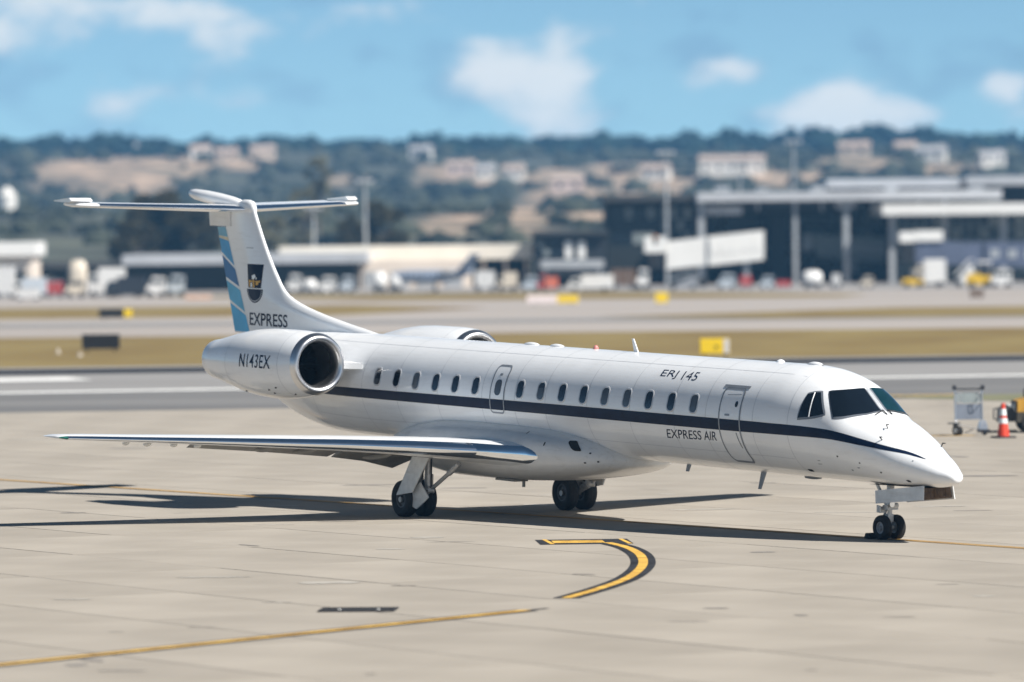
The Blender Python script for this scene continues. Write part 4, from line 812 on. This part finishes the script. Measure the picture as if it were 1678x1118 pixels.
HS.sort(); ORD = 'first second third fourth fifth sixth seventh eighth ninth tenth eleventh twelfth thirteenth fourteenth fifteenth sixteenth seventeenth eighteenth nineteenth twentieth twenty-first twenty-second twenty-third twenty-fourth twenty-fifth twenty-sixth twenty-seventh twenty-eighth twenty-ninth thirtieth thirty-first thirty-second thirty-third thirty-fourth'.split()
for i, (px, py, wd, c, rf) in enumerate(HS):
    p = on_hill(px, py); e = empty('house', (p.x, p.y, hill(p.x, p.y)-.5), R(rng.uniform(-14, 14))); wd *= .82; hh = 4.2 if wd < 17 else 5.2; dp = wd*.6
    tag(e, f"{c} hillside house with {'terracotta' if rf == 'clay' else 'grey'} roof, {ORD[i]} from the left", 'house', 'houses on the hillside')
    MB().bbox(-wd/2, wd/2, -dp/2, dp/2, 0, hh).build('wall', MATS['wall_'+c], e)
    MB().rings([[(x, -dp/2-.4, hh), (x, dp/2+.4, hh), (x, 0, hh+1.8)] for x in (-wd/2-.4, wd/2+.4)]).build('roof', MATS['roof_'+rf], e)
    for k in range(max(2, int(wd/4))): x = -wd/2+wd*(k+.5)/max(2, int(wd/4)); MB().bbox(x-.6, x+.6, -dp/2-.06, -dp/2-.01, 2.0, 3.6).build('window', MATS['pane_far'], e)
    MB().bbox(wd*.3, wd*.3+.7, .1, .8, hh+.5, hh+2.4).build('chimney', MATS['wall_'+c], e)
p = on_hill(12, 352); e = empty('water_tank', (p.x, p.y, hill(p.x, p.y)-.3)); tag(e, 'white cone-roofed tank on the hillside at the far left edge', 'tank')
k = p.y/FPX; MB().lathe([(0, 15*k), (32*k, 15*k)], V, 24, False, True).build('drum', MATS['wall_white'], e, 40); MB().lathe([(32*k, 16*k), (46*k, 3*k)], V, 24, True, True).build('roof', MATS['wall_white'], e, 40)

# ------------------------------------------------------------------ far trees, single
mat('leaf_dark', (.014, .014, .008), .9, var=.5, scale=.6, c2=(.032, .028, .014), spec=.1); mat('leaf_olive', (.050, .055, .030), .9, var=.5, scale=.6, c2=(.09, .085, .05))
def tree(name, label, px, py_top, Y, wd, m, n=2600, tall=.25, base=None):
    top = at(px, py_top, Y); b = hill(top.x, Y) if base is None else base; h = top.z-b; e = empty(name, (top.x, Y, b)); tag(e, label, 'tree', 'single trees behind the hangars')
    tm = MB(); tm.tube((0, 0, -.2), (.15, 0, h*.4), h*.032, h*.02, 10); limbs = []
    for k in range(9):
        a = k*2.4; q = (wd*.3*math.cos(a), wd*.3*math.sin(a), h*(.5+.045*k)); tm.tube((.15*k/9, 0, h*(.22+.03*k)), q, h*.012, h*.004, 6); limbs.append(q)
    tm.build('trunk', MATS['bark'], e)
    cm = MB(); cl_ = [(rng.uniform(-1, 1), rng.uniform(-1, 1), rng.random()) for _ in range(26)]
    for k in range(n):
        c = rng.choice(cl_); prof = math.sin(pi*(.1+.82*c[2]))**.6; r = .16+.05*rng.random()
        v = Vector((rng.gauss(0, 1), rng.gauss(0, 1), rng.gauss(0, 1))).normalized()*r*rng.random()**.4
        x, y, z = (c[0]*prof*.42+v.x)*wd, (c[1]*prof*.42+v.y)*wd, h*(tall+(1-tall)*(.1+.82*c[2]))+v.z*wd*.7
        z = min(z, h*1.02); s_ = wd*rng.uniform(.026, .055); a1 = Vector((rng.gauss(0, 1), rng.gauss(0, 1), rng.gauss(0, 1))).normalized(); a2 = a1.orthogonal().normalized()
        cm.add([Vector((x, y, z))+q for q in (a1*s_, a2*s_, -a1*s_, -a2*s_)], [(0, 1, 2, 3)])
    cm.build('crown', MATS[m], e)
tree('oak_tree', 'broad dark tree behind the hangar left of the tail fin', 262, 312, 790, 9.5, 'leaf_dark', 3200, .12)
tree('oak_tree', 'low dark tree behind the hangar, nearest the tail fin left side', 318, 338, 780, 7, 'leaf_dark', 2200, .12)
tree('oak_tree', 'low spreading dark tree left of the broad hangar tree', 222, 362, 775, 7, 'leaf_dark', 2000, .1)
tree('oak_tree', 'dark rounded tree behind the pale roofed building under the right tailplane tip', 622, 326, 800, 7.6, 'leaf_dark', 2600, .12)
tree('oak_tree', 'small dark tree left of the rounded tree by the light pole', 576, 352, 790, 5.5, 'leaf_dark', 1600, .12)
tree('eucalyptus_tree', 'tall slim olive eucalyptus rising behind the right tailplane', 520, 246, 1050, 5.5, 'leaf_olive', 2000, .2)
tree('eucalyptus_tree', 'slim olive eucalyptus beside the taller one', 498, 300, 900, 5, 'leaf_olive', 1500, .2)
tree('eucalyptus_tree', 'olive eucalyptus between the fin and the pale roof', 440, 345, 860, 6, 'leaf_olive', 1500, .15)

# ------------------------------------------------------------------ far buildings
mat('glass_wall', (.008, .014, .022), .25, var=.3, scale=.3); mat('dark_wall', (.010, .016, .018), .8, var=.3, scale=.2); mat('navy_wall', (.010, .015, .022), .7, var=.3, scale=.2); mat('grey_roof', (.44, .455, .48), .6, var=.1, scale=.3); mat('steel_grey', (.36, .38, .40), .5, var=.1, scale=.5); mat('pale_roof', (.74, .69, .60), .7, var=.06, scale=.3); mat('cream_wall', (.68, .60, .52), .8, var=.08, scale=.3); mat('white_clad', (.78, .77, .74), .5, var=.05, scale=.4); mat('mullion', (.22, .25, .25), .5, var=.1); mat('green_glass', (.10, .125, .12), .15, var=.25, scale=.4); mat('soffit', (.05, .054, .058), .8, var=.2); mat('shade_blue', (.10, .12, .18), .5, var=.15, scale=.5); mat('orange', (.7, .25, .02), .5, var=.1)
class Thing:
    """a far building measured by bearing: boxes given by left, right, top and bottom bearings at depth Y"""
    def __init__(s, name, label, cat, px, Y, group=None):
        s.b = at(px, 470, Y); s.b.z = 0; s.e = empty(name, s.b); tag(s.e, label, cat, group)
    def box(s, name, a, b, t, u, Y, d, m, parent=None, ground=False):
        p, q = at(a, t, Y), at(b, t, Y); zt = (p.z+q.z)/2; zb = at((a+b)/2, u, Y).z
        if ground: zb = 0.0
        return MB().bbox(p.x-s.b.x, q.x-s.b.x, Y-s.b.y, Y+d-s.b.y, zb, zt).build(name, MATS[m], parent or s.e)
    def grid(s, name, a, b, t, u, Y, nx, ny, m, gap=.12, parent=None):
        p, q = at(a, t, Y), at(b, u, Y); W, H = (q.x-p.x)/nx, (p.z-q.z)/ny
        me = MB().bbox(-W/2*(1-gap), W/2*(1-gap), -.04, .02, -H/2*(1-gap), H/2*(1-gap)).mesh(name); me.materials.append(MATS[m]); me2 = me.copy(); me2.materials[0] = MATS['mullion']
        for j in range(ny):
            for i in range(nx): o = bpy.data.objects.new(name, me2 if rng.random() < .22 else me); col.objects.link(o); o.parent = parent or s.e; o.location = (p.x+W*(i+.5)-s.b.x, Y-.05-s.b.y, q.z+H*(j+.5))
T = Thing('terminal_hall', 'dark low terminal hall left of the steel canopy', 'building', 1070, 668)
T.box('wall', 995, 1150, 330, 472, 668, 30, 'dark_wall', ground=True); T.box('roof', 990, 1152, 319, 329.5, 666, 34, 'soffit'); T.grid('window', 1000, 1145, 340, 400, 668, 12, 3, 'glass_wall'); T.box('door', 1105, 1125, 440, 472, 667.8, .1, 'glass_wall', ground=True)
T = Thing('terminal_building', 'large dark glazed terminal under a flat grey steel canopy', 'building', 1390, 690)
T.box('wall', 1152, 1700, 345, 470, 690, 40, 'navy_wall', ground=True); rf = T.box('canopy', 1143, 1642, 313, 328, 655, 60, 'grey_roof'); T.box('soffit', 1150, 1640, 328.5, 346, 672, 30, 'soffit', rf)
T.grid('window', 1156, 1446, 352, 440, 690, 18, 4, 'glass_wall')
for a, b, t_, u in ((1144, 1154, 328.5, 470), (1300, 1306, 328.5, 470), (1382, 1391, 328.5, 470), (1545, 1552, 328.5, 470)): T.box('column', a, b, t_, u, 656, .9, 'steel_grey', ground=True)
T.box('beam', 1156.5, 1216, 339, 352, 657, 1.5, 'grey_roof'); T.box('beam', 1370, 1402, 329, 342, 656.95, 1.1, 'grey_roof'); T.box('upper_roof', 1355, 1572, 293, 307, 712, 30, 'grey_roof'); T.box('upper_roof', 1584, 1760, 288, 303, 712, 30, 'grey_roof'); T.box('upper_wall', 1360, 1760, 306, 345, 716, 24, 'navy_wall')
T0 = T
T = Thing('concourse', 'concourse with bright white flat roof and glass wall at the right edge', 'building', 1570, 664)
T.box('roof', 1446, 1800, 333, 351, 652, 26, 'white_clad'); T.box('wall', 1466, 1800, 351.5, 470, 664, 14, 'green_glass', ground=True); T.grid('pane', 1470, 1680, 354, 412, 664, 14, 3, 'glass_wall', .22)
for a in (1457, 1640): T.box('column', a, a+9, 351.5, 470, 654, .8, 'steel_grey', ground=True)
for a in range(1470, 1690, 15): T.box('mullion', a-1.2, a+1.2, 352, 420, 663.7, .2, 'mullion')
for k_, (a, b_, t_) in enumerate(((1172, 1196, 306), (1240, 1258, 308), (1330, 1352, 305), (1452, 1470, 307), (1590, 1612, 306))): Thing.box(T0, 'roof_unit', a, b_, t_, 313, 664, 3, 'steel_grey')
for a in (1180, 1240, 1345, 1430, 1505): Thing.box(T0, 'strut', a, a+3, 329, 346, 657, .3, 'grey_roof')
Thing.box(T0, 'gallery', 1160, 1445, 402, 408, 680, 9, 'mullion'); Thing.box(T0, 'stair_tower', 1262, 1290, 352, 470, 676, 8, 'soffit', None, True); Thing.box(T0, 'service_door', 1410, 1430, 442, 470, 689.8, .1, 'mullion', None, True)
def jet_bridge(label, pts, m, Y, cab=None, legs=(), head=None):
    """pts: lower-left, lower-right, upper-right, upper-left bearings of the tunnel"""
    b = at(pts[0][0], 470, Y); b.z = 0; e = empty('jet_bridge', b); tag(e, label, 'jet bridge', 'jet bridges at the terminal')
    q = [at(x, y, Y)-b for x, y in pts]; tn = MB().slab(q, (0, 3.2, 0)).build('tunnel', MATS[m], e)
    md = [q[0].lerp(q[1], .45), q[1], q[2], q[3].lerp(q[2], .45)]; c = sum(md, Vector())/4; MB().slab([c+(v-c)*1.04+Vector((0, -.25, 0)) for v in md], (0, 3.7, 0)).build('outer_tunnel', MATS[m], e)
    for k in range(5): f = .5+.11*k; a, d = q[0].lerp(q[1], f), q[3].lerp(q[2], f); MB().slab([a.lerp(d, .35)+Vector((-.5, -.3, 0)), a.lerp(d, .35)+Vector((.5, -.3, 0)), a.lerp(d, .7)+Vector((.5, -.3, 0)), a.lerp(d, .7)+Vector((-.5, -.3, 0))], (0, .03, 0)).build('panel', MATS['white_clad' if m == 'white_clad' else 'steel_grey'], tn)
    if cab:
        for (a0, b0, t0, u0, mm, nm) in cab: p, r = at(a0, t0, Y), at(b0, u0, Y); MB().bbox(p.x-b.x, r.x-b.x, -.3, 3.4, r.z, p.z).build(nm, MATS[mm], e)
    for lx, ly in legs:
        p = at(lx, ly, Y)-b; MB().bbox(p.x-.28, p.x+.28, .4, .9, 0, p.z).bbox(p.x-.28, p.x+.28, 2.2, 2.7, 0, p.z).build('support_leg', MATS['steel_grey'], e)
        for yy in (.3, 2.4): MB().lathe([(-.2, .55), (.2, .55)], lambda a, x, z, p=p, yy=yy: (p.x+x, yy+a, .55+z), 16, True, True).build('wheel', MATS['tyre'], e)
    return e
jet_bridge('bright white jet bridge reaching left from the terminal', [(1092, 442), (1250, 425), (1250, 379), (1092, 396)], 'white_clad', 630, [(1056, 1091, 388, 414, 'white_clad', 'cab'), (1064, 1086, 414.5, 440, 'sign_black', 'bellows'), (1070, 1078, 386, 400, 'orange', 'beacon_panel')], [(1152, 436), (1224, 428)])
jet_bridge('dull grey green jet bridge in the shade of the canopy', [(1340, 421), (1450, 430), (1450, 390), (1325, 384)], 'mullion', 672, [(1316, 1330, 384, 412, 'steel_grey', 'cab')], [(1400, 426)])
jet_bridge('jet bridge with shade painted dark blue in front of the glass concourse at the right edge', [(1500, 432), (1760, 440), (1760, 398), (1500, 396)], 'shade_blue', 640, [(1474, 1500, 380, 397, 'white_clad', 'cab_roof'), (1500.5, 1545, 378, 395, 'white_clad', 'walkway_roof'), (1478, 1499, 397.5, 430, 'sign_black', 'cab')], [(1580, 434), (1690, 438)])  # tunnel's dark blue is shade put into its colour
T = Thing('hangar', 'long dark hangar with grey roof behind the tail fin', 'building', 395, 645)
T.box('wall', 205, 584, 433, 474, 645, 20, 'navy_wall', ground=True); T.box('roof', 200, 600, 416, 432.5, 643, 24, 'grey_roof')
for k in range(8): T.box('door', 212+46*k, 254+46*k, 438, 474, 644.85, .12, 'dark_wall', ground=True)
T = Thing('cargo_building', 'cream walled building with long pale flat roof in the centre', 'building', 665, 668)
T.box('roof', 457, 873, 403, 426, 666, 30, 'pale_roof'); T.box('wall', 586, 772, 426.5, 474, 660, 34, 'cream_wall', ground=True); T.box('back_wall', 773, 870, 426.5, 474, 680, 14, 'navy_wall', ground=True)
for a in (790, 826, 860): T.box('column', a, a+5, 426.5, 474, 667, .5, 'cream_wall', ground=True)
for k in range(4): T.box('door', 596+44*k, 626+44*k, 445, 474, 659.85, .12, 'steel_grey', ground=True)
T = Thing('service_building', 'dark navy service building with two white panels and a low grey canopy', 'building', 930, 664)
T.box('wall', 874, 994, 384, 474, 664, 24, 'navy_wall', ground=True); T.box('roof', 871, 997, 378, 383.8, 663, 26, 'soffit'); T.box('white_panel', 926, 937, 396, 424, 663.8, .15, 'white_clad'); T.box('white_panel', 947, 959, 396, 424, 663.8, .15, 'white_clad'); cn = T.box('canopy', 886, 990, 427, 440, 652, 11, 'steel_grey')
for a in (892, 980): T.box('column', a, a+4, 440.5, 474, 653, .4, 'steel_grey', ground=True)
T.grid('window', 880, 922, 396, 420, 664, 4, 2, 'glass_wall')
T = Thing('store_building', 'small pale building with white roof at the far left edge', 'building', 20, 640)
T.box('wall', -60, 52, 420, 484, 640, 12, 'cream_wall', ground=True); T.box('roof', -66, 58, 397, 419.7, 639, 14, 'white_clad'); T.box('door', 12, 44, 446, 484, 639.85, .12, 'dark_wall', ground=True); T.grid('window', -50, 8, 440, 462, 640, 4, 1, 'glass_wall')
T = Thing('shed', 'low grey shed between the left edge building and the hangar', 'building', 120, 655)
T.box('wall', 60, 198, 440, 482, 655, 10, 'dark_wall', ground=True); T.box('roof', 56, 202, 428, 439.7, 654, 12, 'soffit'); T.grid('door', 64, 194, 450, 482, 655, 5, 1, 'navy_wall', .15)
for px, pt, Y, lab in ((598, 296, 690, 'tall light pole rising behind the cream building'), (514, 340, 690, 'short light pole above the pale roof left end'), (1091, 250, 640, 'tall light pole beside the white jet bridge cab'), (1300, 232, 740, 'tallest light pole rising above the steel canopy'), (1212, 268, 745, 'thin light pole between the two taller poles')):
    tp_ = at(px, pt, Y); e = empty('light_pole', (tp_.x, Y, 0)); tag(e, lab, 'light pole', 'light poles along the far apron')
    MB().tube((0, 0, 0), (0, 0, tp_.z), .2, .12, 10).build('pole', MATS['steel_grey'], e, 40); MB().bbox(-1.1, 1.1, -.1, .1, tp_.z-.1, tp_.z+.06).build('crossarm', MATS['steel_grey'], e)
    for k in (-.8, 0, .8): MB().box((k, -.3, tp_.z-.1), (.5, .5, .25), M=Matrix.Rotation(R(25), 3, 'X')).build('lamp_head', MATS['steel_grey'], e)

# ------------------------------------------------------------------ vehicles on the far apron
for nm, c in dict(v_white=(.76, .75, .73), v_cream=(.66, .58, .47), v_pale=(.50, .55, .60), v_grey=(.28, .29, .31), v_dark=(.02, .024, .032), v_red=(.48, .04, .03), v_orange=(.72, .16, .07), v_yellow=(.74, .47, .02), v_brown=(.14, .085, .05)).items(): mat(nm, c, .4, var=.06, coat=.3)
def wheels(e, xs, wd, r):
    for x in xs:
        for y in (-wd/2, wd/2): MB().lathe([(-.12, r*.9), (-.08, r), (.08, r), (.12, r*.9)], lambda a, p, q, x=x, y=y: (x+p, y+a, r+q), 14, True, True).build('wheel', MATS['tyre'], e)
def vehicle(kind, label, px, wpx, hpx, Y, m, m2=None, rz=0.0):
    p = at(px, 470, Y); k = Y/FPX; l, h = wpx*k, hpx*k; wd = min(2.3, max(1.4, l*.55)); name = {'van': 'van', 'truck': 'box_truck', 'cart': 'baggage_cart', 'tank': 'tank_trailer', 'tug': 'service_tug', 'steps': 'boarding_stairs'}[kind]
    e = empty(name, (p.x, Y, 0), rz); tag(e, label, {'van': 'van', 'truck': 'truck', 'cart': 'cart', 'tank': 'tank trailer', 'tug': 'tug', 'steps': 'stairs'}[kind], 'vehicles on the far apron'); m2 = m2 or m; r = min(.34, h*.16)
    if kind == 'van':
        MB().rings([[(-l/2, y, r), (l/2, y, r), (l/2, y, h*.95), (-l*.18, y, h), (-l*.36, y, h*.6), (-l/2, y, h*.52)] for y in (-wd/2, wd/2)]).build('body', MATS[m], e)
        MB().slab([(-l*.345, -wd*.44, h*.64), (-l*.345, wd*.44, h*.64), (-l*.205, wd*.44, h*.95), (-l*.205, -wd*.44, h*.95)], (-.03, 0, .01)).build('windscreen', MATS['pane_far'], e)
        for a, b in ((-.26, -.06), (-.02, .2), (.24, .45)): MB().bbox(a*l, b*l, -wd/2-.02, -wd/2-.005, h*.62, h*.86).build('side_window', MATS['pane_far'], e)
        wheels(e, (-l*.32, l*.32), wd*.9, r)
    elif kind == 'truck':
        MB().bbox(-l*.2, l/2, -wd/2, wd/2, r*1.4, h).build('cargo_box', MATS[m], e); MB().rings([[(-l/2, y, r), (-l*.22, y, r), (-l*.22, y, h*.82), (-l*.4, y, h*.82), (-l/2, y, h*.5)] for y in (-wd*.48, wd*.48)]).build('cab', MATS[m2], e)
        MB().bbox(-l*.42, -l*.25, -wd*.48-.02, -wd*.48-.005, h*.5, h*.74).build('side_window', MATS['pane_far'], e); MB().bbox(-l*.5, l*.5, -wd*.4, wd*.4, r*.8, r*1.35).build('chassis', MATS['v_dark'], e); wheels(e, (-l*.36, l*.3), wd*.9, r)
    elif kind == 'cart':
        MB().bbox(-l/2, l/2, -wd/2, wd/2, r, r+.12).build('bed', MATS['v_grey'], e); MB().bbox(-l*.46, l*.46, -wd*.46, wd*.46, r+.12, h*.96).build('container', MATS[m], e); MB().bbox(-l*.48, l*.48, -wd*.48, wd*.48, h*.96, h).build('cover', MATS[m2], e)
        for x in (-l*.2, l*.15): MB().bbox(x-.04, x+.04, -wd*.46-.03, -wd*.46, r+.15, h*.94).build('strap', MATS['v_grey'], e)
        wheels(e, (-l*.35, l*.35), wd*.8, r)
    elif kind == 'tank':
        MB().rings([[(x, wd*.5*q*math.cos(t), h*.56+h*.44*q*math.sin(t)) for t in [2*pi*i/18 for i in range(18)]] for x, q in ((-l/2, .35), (-l*.44, .75), (-l*.3, .97), (0, 1), (l*.3, .97), (l*.44, .75), (l/2, .35))]).build('tank', MATS[m], e, 50)
        MB().bbox(-l*.45, l*.45, -wd*.3, wd*.3, r, r+.15).build('frame', MATS['v_grey'], e); MB().tube((0, 0, h*.98), (0, 0, h*1.05), .2).build('hatch', MATS['v_grey'], e); wheels(e, (-l*.28, l*.28), wd*.8, r)
    elif kind == 'tug':
        MB().rings([[(-l/2, y, r), (l/2, y, r), (l/2, y, h*.45), (l*.1, y, h*.45), (0, y, h*.55), (-l/2, y, h*.5)] for y in (-wd/2, wd/2)]).build('body', MATS[m], e); MB().bbox(-l*.05, l*.5, -wd*.48, wd*.48, h*.92, h).build('roof', MATS[m2], e)
        for x in (-l*.03, l*.47):
            for y in (-wd*.44, wd*.44): MB().tube((x, y, h*.45), (x, y, h*.92), .05, n=6).build('roof_post', MATS['v_grey'], e)
        MB().bbox(l*.1, l*.32, -wd*.3, wd*.3, h*.45, h*.7).build('seat', MATS['v_dark'], e); wheels(e, (-l*.3, l*.3), wd*.9, r)
    elif kind == 'steps':
        MB().slab([(-l/2, -wd/2, r), (l/2, -wd/2, r), (l/2, -wd/2, h*.8), (l*.3, -wd/2, h*.8)], (0, wd, 0)).build('stair_body', MATS[m], e)
        for y in (-wd/2, wd/2): MB().path([(-l/2, y, r+.9), (l*.3, y, h), (l/2, y, h)], .05, 6).build('handrail', MATS[m2], e)
        for k in range(6): MB().bbox(-l*.45+l*.13*k, -l*.33+l*.13*k, -wd*.4, wd*.4, r+h*.12*k, r+h*.12*k+.06).build('step', MATS['v_grey'], e)
        wheels(e, (-l*.3, l*.35), wd*.9, r)
VE = [('truck', 'white high box truck parked in front of the shed on the left', 175, 60, 48, 590, 'v_white'), ('truck', 'black truck parked just right of the white box truck', 206, 66, 34, 583, 'v_dark'), ('van', 'white van right of the black truck', 256, 30, 34, 582, 'v_white'), ('van', 'pale blue grey van at the right end of the left vehicles', 288, 28, 36, 586, 'v_pale'),
      ('cart', 'white covered cart at the left edge', 8, 36, 52, 592, 'v_white'), ('truck', 'pale grey truck beside the left edge cart', 48, 56, 34, 584, 'v_pale', 'v_white'), ('cart', 'reddish cart left of the cream van', 90, 26, 28, 588, 'v_red', 'v_pale'), ('van', 'cream van between the red cart and the white box truck', 124, 30, 32, 586, 'v_cream'), ('tank', 'beige round tank trailer behind the cream van', 128, 30, 58, 612, 'v_cream'), ('cart', 'low white cart on the near side of the left vehicles', 46, 40, 18, 566, 'v_white', 'v_cream'),
      ('van', 'white van in front of the hangar nearest the fin', 482, 24, 32, 604, 'v_white'), ('tank', 'round white tank trailer in front of the hangar', 508, 22, 24, 602, 'v_white'), ('van', 'white minivan in front of the hangar middle door', 536, 28, 28, 604, 'v_white'), ('van', 'grey blue van by the hangar right end', 568, 22, 28, 606, 'v_pale'),
      ('tank', 'left of two tall white tank trailers before the cream wall', 622, 22, 34, 606, 'v_white'), ('tank', 'right of two tall white tank trailers before the cream wall', 648, 20, 32, 606, 'v_white'), ('cart', 'white covered cart under the pale roof right end', 795, 34, 34, 606, 'v_white'), ('truck', 'tan cargo truck under the pale roof right end', 832, 32, 32, 602, 'v_cream'), ('van', 'pale van left of the red tug by the service building', 868, 24, 26, 600, 'v_pale'), ('tug', 'dark red tug left of the orange cart', 886, 20, 26, 606, 'v_red', 'v_red'), ('cart', 'bright orange red cart under the low grey canopy', 904, 22, 24, 600, 'v_orange'),
      ('truck', 'white flat truck right of the orange cart', 968, 74, 28, 592, 'v_white'), ('cart', 'brown container cart behind the white flat truck', 1022, 44, 34, 612, 'v_brown'), ('van', 'white upright van left of the jet bridge cab', 1053, 20, 36, 604, 'v_white'), ('steps', 'grey boarding stairs under the white jet bridge', 1118, 50, 26, 600, 'v_grey', 'v_pale'), ('van', 'pale blue van under the white jet bridge right half', 1190, 28, 26, 600, 'v_pale'), ('cart', 'dark red cart right of the pale blue van', 1222, 20, 22, 602, 'v_red'),
      ('van', 'small pale van below the terminal column', 1256, 22, 22, 600, 'v_pale'), ('cart', 'low red cart left of the round white tank', 1284, 24, 14, 600, 'v_red'), ('tank', 'round bright white tank trailer below the grey green jet bridge', 1331, 32, 30, 598, 'v_white'), ('cart', 'small white cart right of the round bright tank', 1370, 14, 24, 600, 'v_white'), ('van', 'small cream van left of the yellow tug', 1420, 20, 20, 600, 'v_cream'),
      ('tug', 'yellow tug beside the white lift truck', 1496, 34, 30, 598, 'v_yellow', 'v_cream'), ('truck', 'white lift truck under the shade-blue jet bridge', 1524, 50, 46, 602, 'v_white', 'v_cream'), ('steps', 'white boarding stairs left of the yellow loader', 1580, 30, 44, 604, 'v_white'), ('tug', 'bright yellow loader with white roof near the right edge', 1604, 40, 44, 592, 'v_yellow', 'v_white'), ('van', 'white van right of the yellow loader', 1640, 34, 30, 590, 'v_white')]
for v in VE: vehicle(*v)
b = at(325, 494, 560); e = empty('barrier', (b.x, 560, 0)); tag(e, 'low orange barrier on the far grass edge left of the fin', 'barrier'); mat('barrier', (.42, .22, .11), .6, var=.1)
MB().rings([[(x, -.25, 0), (x, -.08, .5), (x, .08, .5), (x, .25, 0)] for x in (-1.3, 1.3)]).build('body', MATS['barrier'], e); MB().bbox(-1.3, 1.3, -.175, -.155, .3, .4).build('band', MATS['v_white'], e)
# small grey jet parked in front of the cream building
b = at(706, 470, 606); aj = empty('parked_jet', (b.x, 606, 0), R(0)); tag(aj, 'small blue grey jet with dark tail parked in front of the cream building', 'airplane')
k = 606/FPX; mat('jet_grey', (.24, .28, .35), .35, var=.06, coat=.3)
MB().rings([[(x*k, r_*k*math.cos(t), (26+dz)*k+r_*k*math.sin(t)) for t in [2*pi*i/18 for i in range(18)]] for x, r_, dz in ((-70, 1, -3), (-66, 5, -2), (-55, 9, 0), (-35, 11, 0), (20, 11, 0), (45, 8, 3), (66, 3, 7), (70, 1, 8))]).build('fuselage', MATS['jet_grey'], aj, True)
MB().slab([(42*k, -.1, 34*k), (68*k, -.1, 34*k), (80*k, -.1, 62*k), (66*k, -.1, 62*k)], (0, .2, 0)).build('fin', MATS['jet_grey'], aj); MB().slab([(62*k, -2.2, 60*k), (72*k, 0, 60*k), (62*k, 2.2, 60*k), (80*k, 2.2, 60*k), (84*k, 0, 60*k), (80*k, -2.2, 60*k)], (0, 0, .1)).build('tailplane', MATS['jet_grey'], aj)
for sd in (-1, 1):
    MB().slab([(-12*k, sd*.5, 18*k), (16*k, sd*.5, 18*k), (30*k, sd*6.0, 22*k), (20*k, sd*6.0, 22*k)], (0, 0, .12)).build('wing', MATS['jet_grey'], aj)
    MB().lathe([(18*k, 4*k), (20*k, 5.5*k), (36*k, 5*k), (42*k, 3*k)], lambda a, x, y, sd=sd: (a, sd*1.1+x, 32*k+y), 14, True, True).build('engine', MATS['v_grey'], aj, 40)
    MB().tube((8*k, sd*1.2, 18*k), (8*k, sd*1.2, .2), .09).tube((8*k, sd*1.2-.12, .26), (8*k, sd*1.2+.12, .26), .26).build('main_gear', MATS['v_dark'], aj)
MB().tube((-52*k, 0, 18*k), (-52*k, 0, .2), .08).tube((-52*k, -.1, .22), (-52*k, .1, .22), .22).build('nose_gear', MATS['v_dark'], aj)
for i in range(7): MB().bbox((-42+9*i)*k, (-39+9*i)*k, -11.3*k, -10.2*k, 28*k, 32*k).build('window', MATS['pane_far'], aj)

# ------------------------------------------------------------------ haze between here and the hills
hz = MB().bbox(-4200, 4200, -3200, 4800, -1.2, 66).build('haze', None); hz['kind'] = 'stuff'
hmz = bpy.data.materials.new('haze'); hmz.use_nodes = True; t = hmz.node_tree; t.nodes.clear(); ho = N(t, 'ShaderNodeOutputMaterial'); pv = N(t, 'ShaderNodeVolumePrincipled')
pv.inputs['Color'].default_value = (.22, .55, 1.0, 1); pv.inputs['Density'].default_value = .00012; pv.inputs['Anisotropy'].default_value = .0; t.links.new(pv.outputs[0], ho.inputs['Volume']); hz.data.materials.append(hmz)
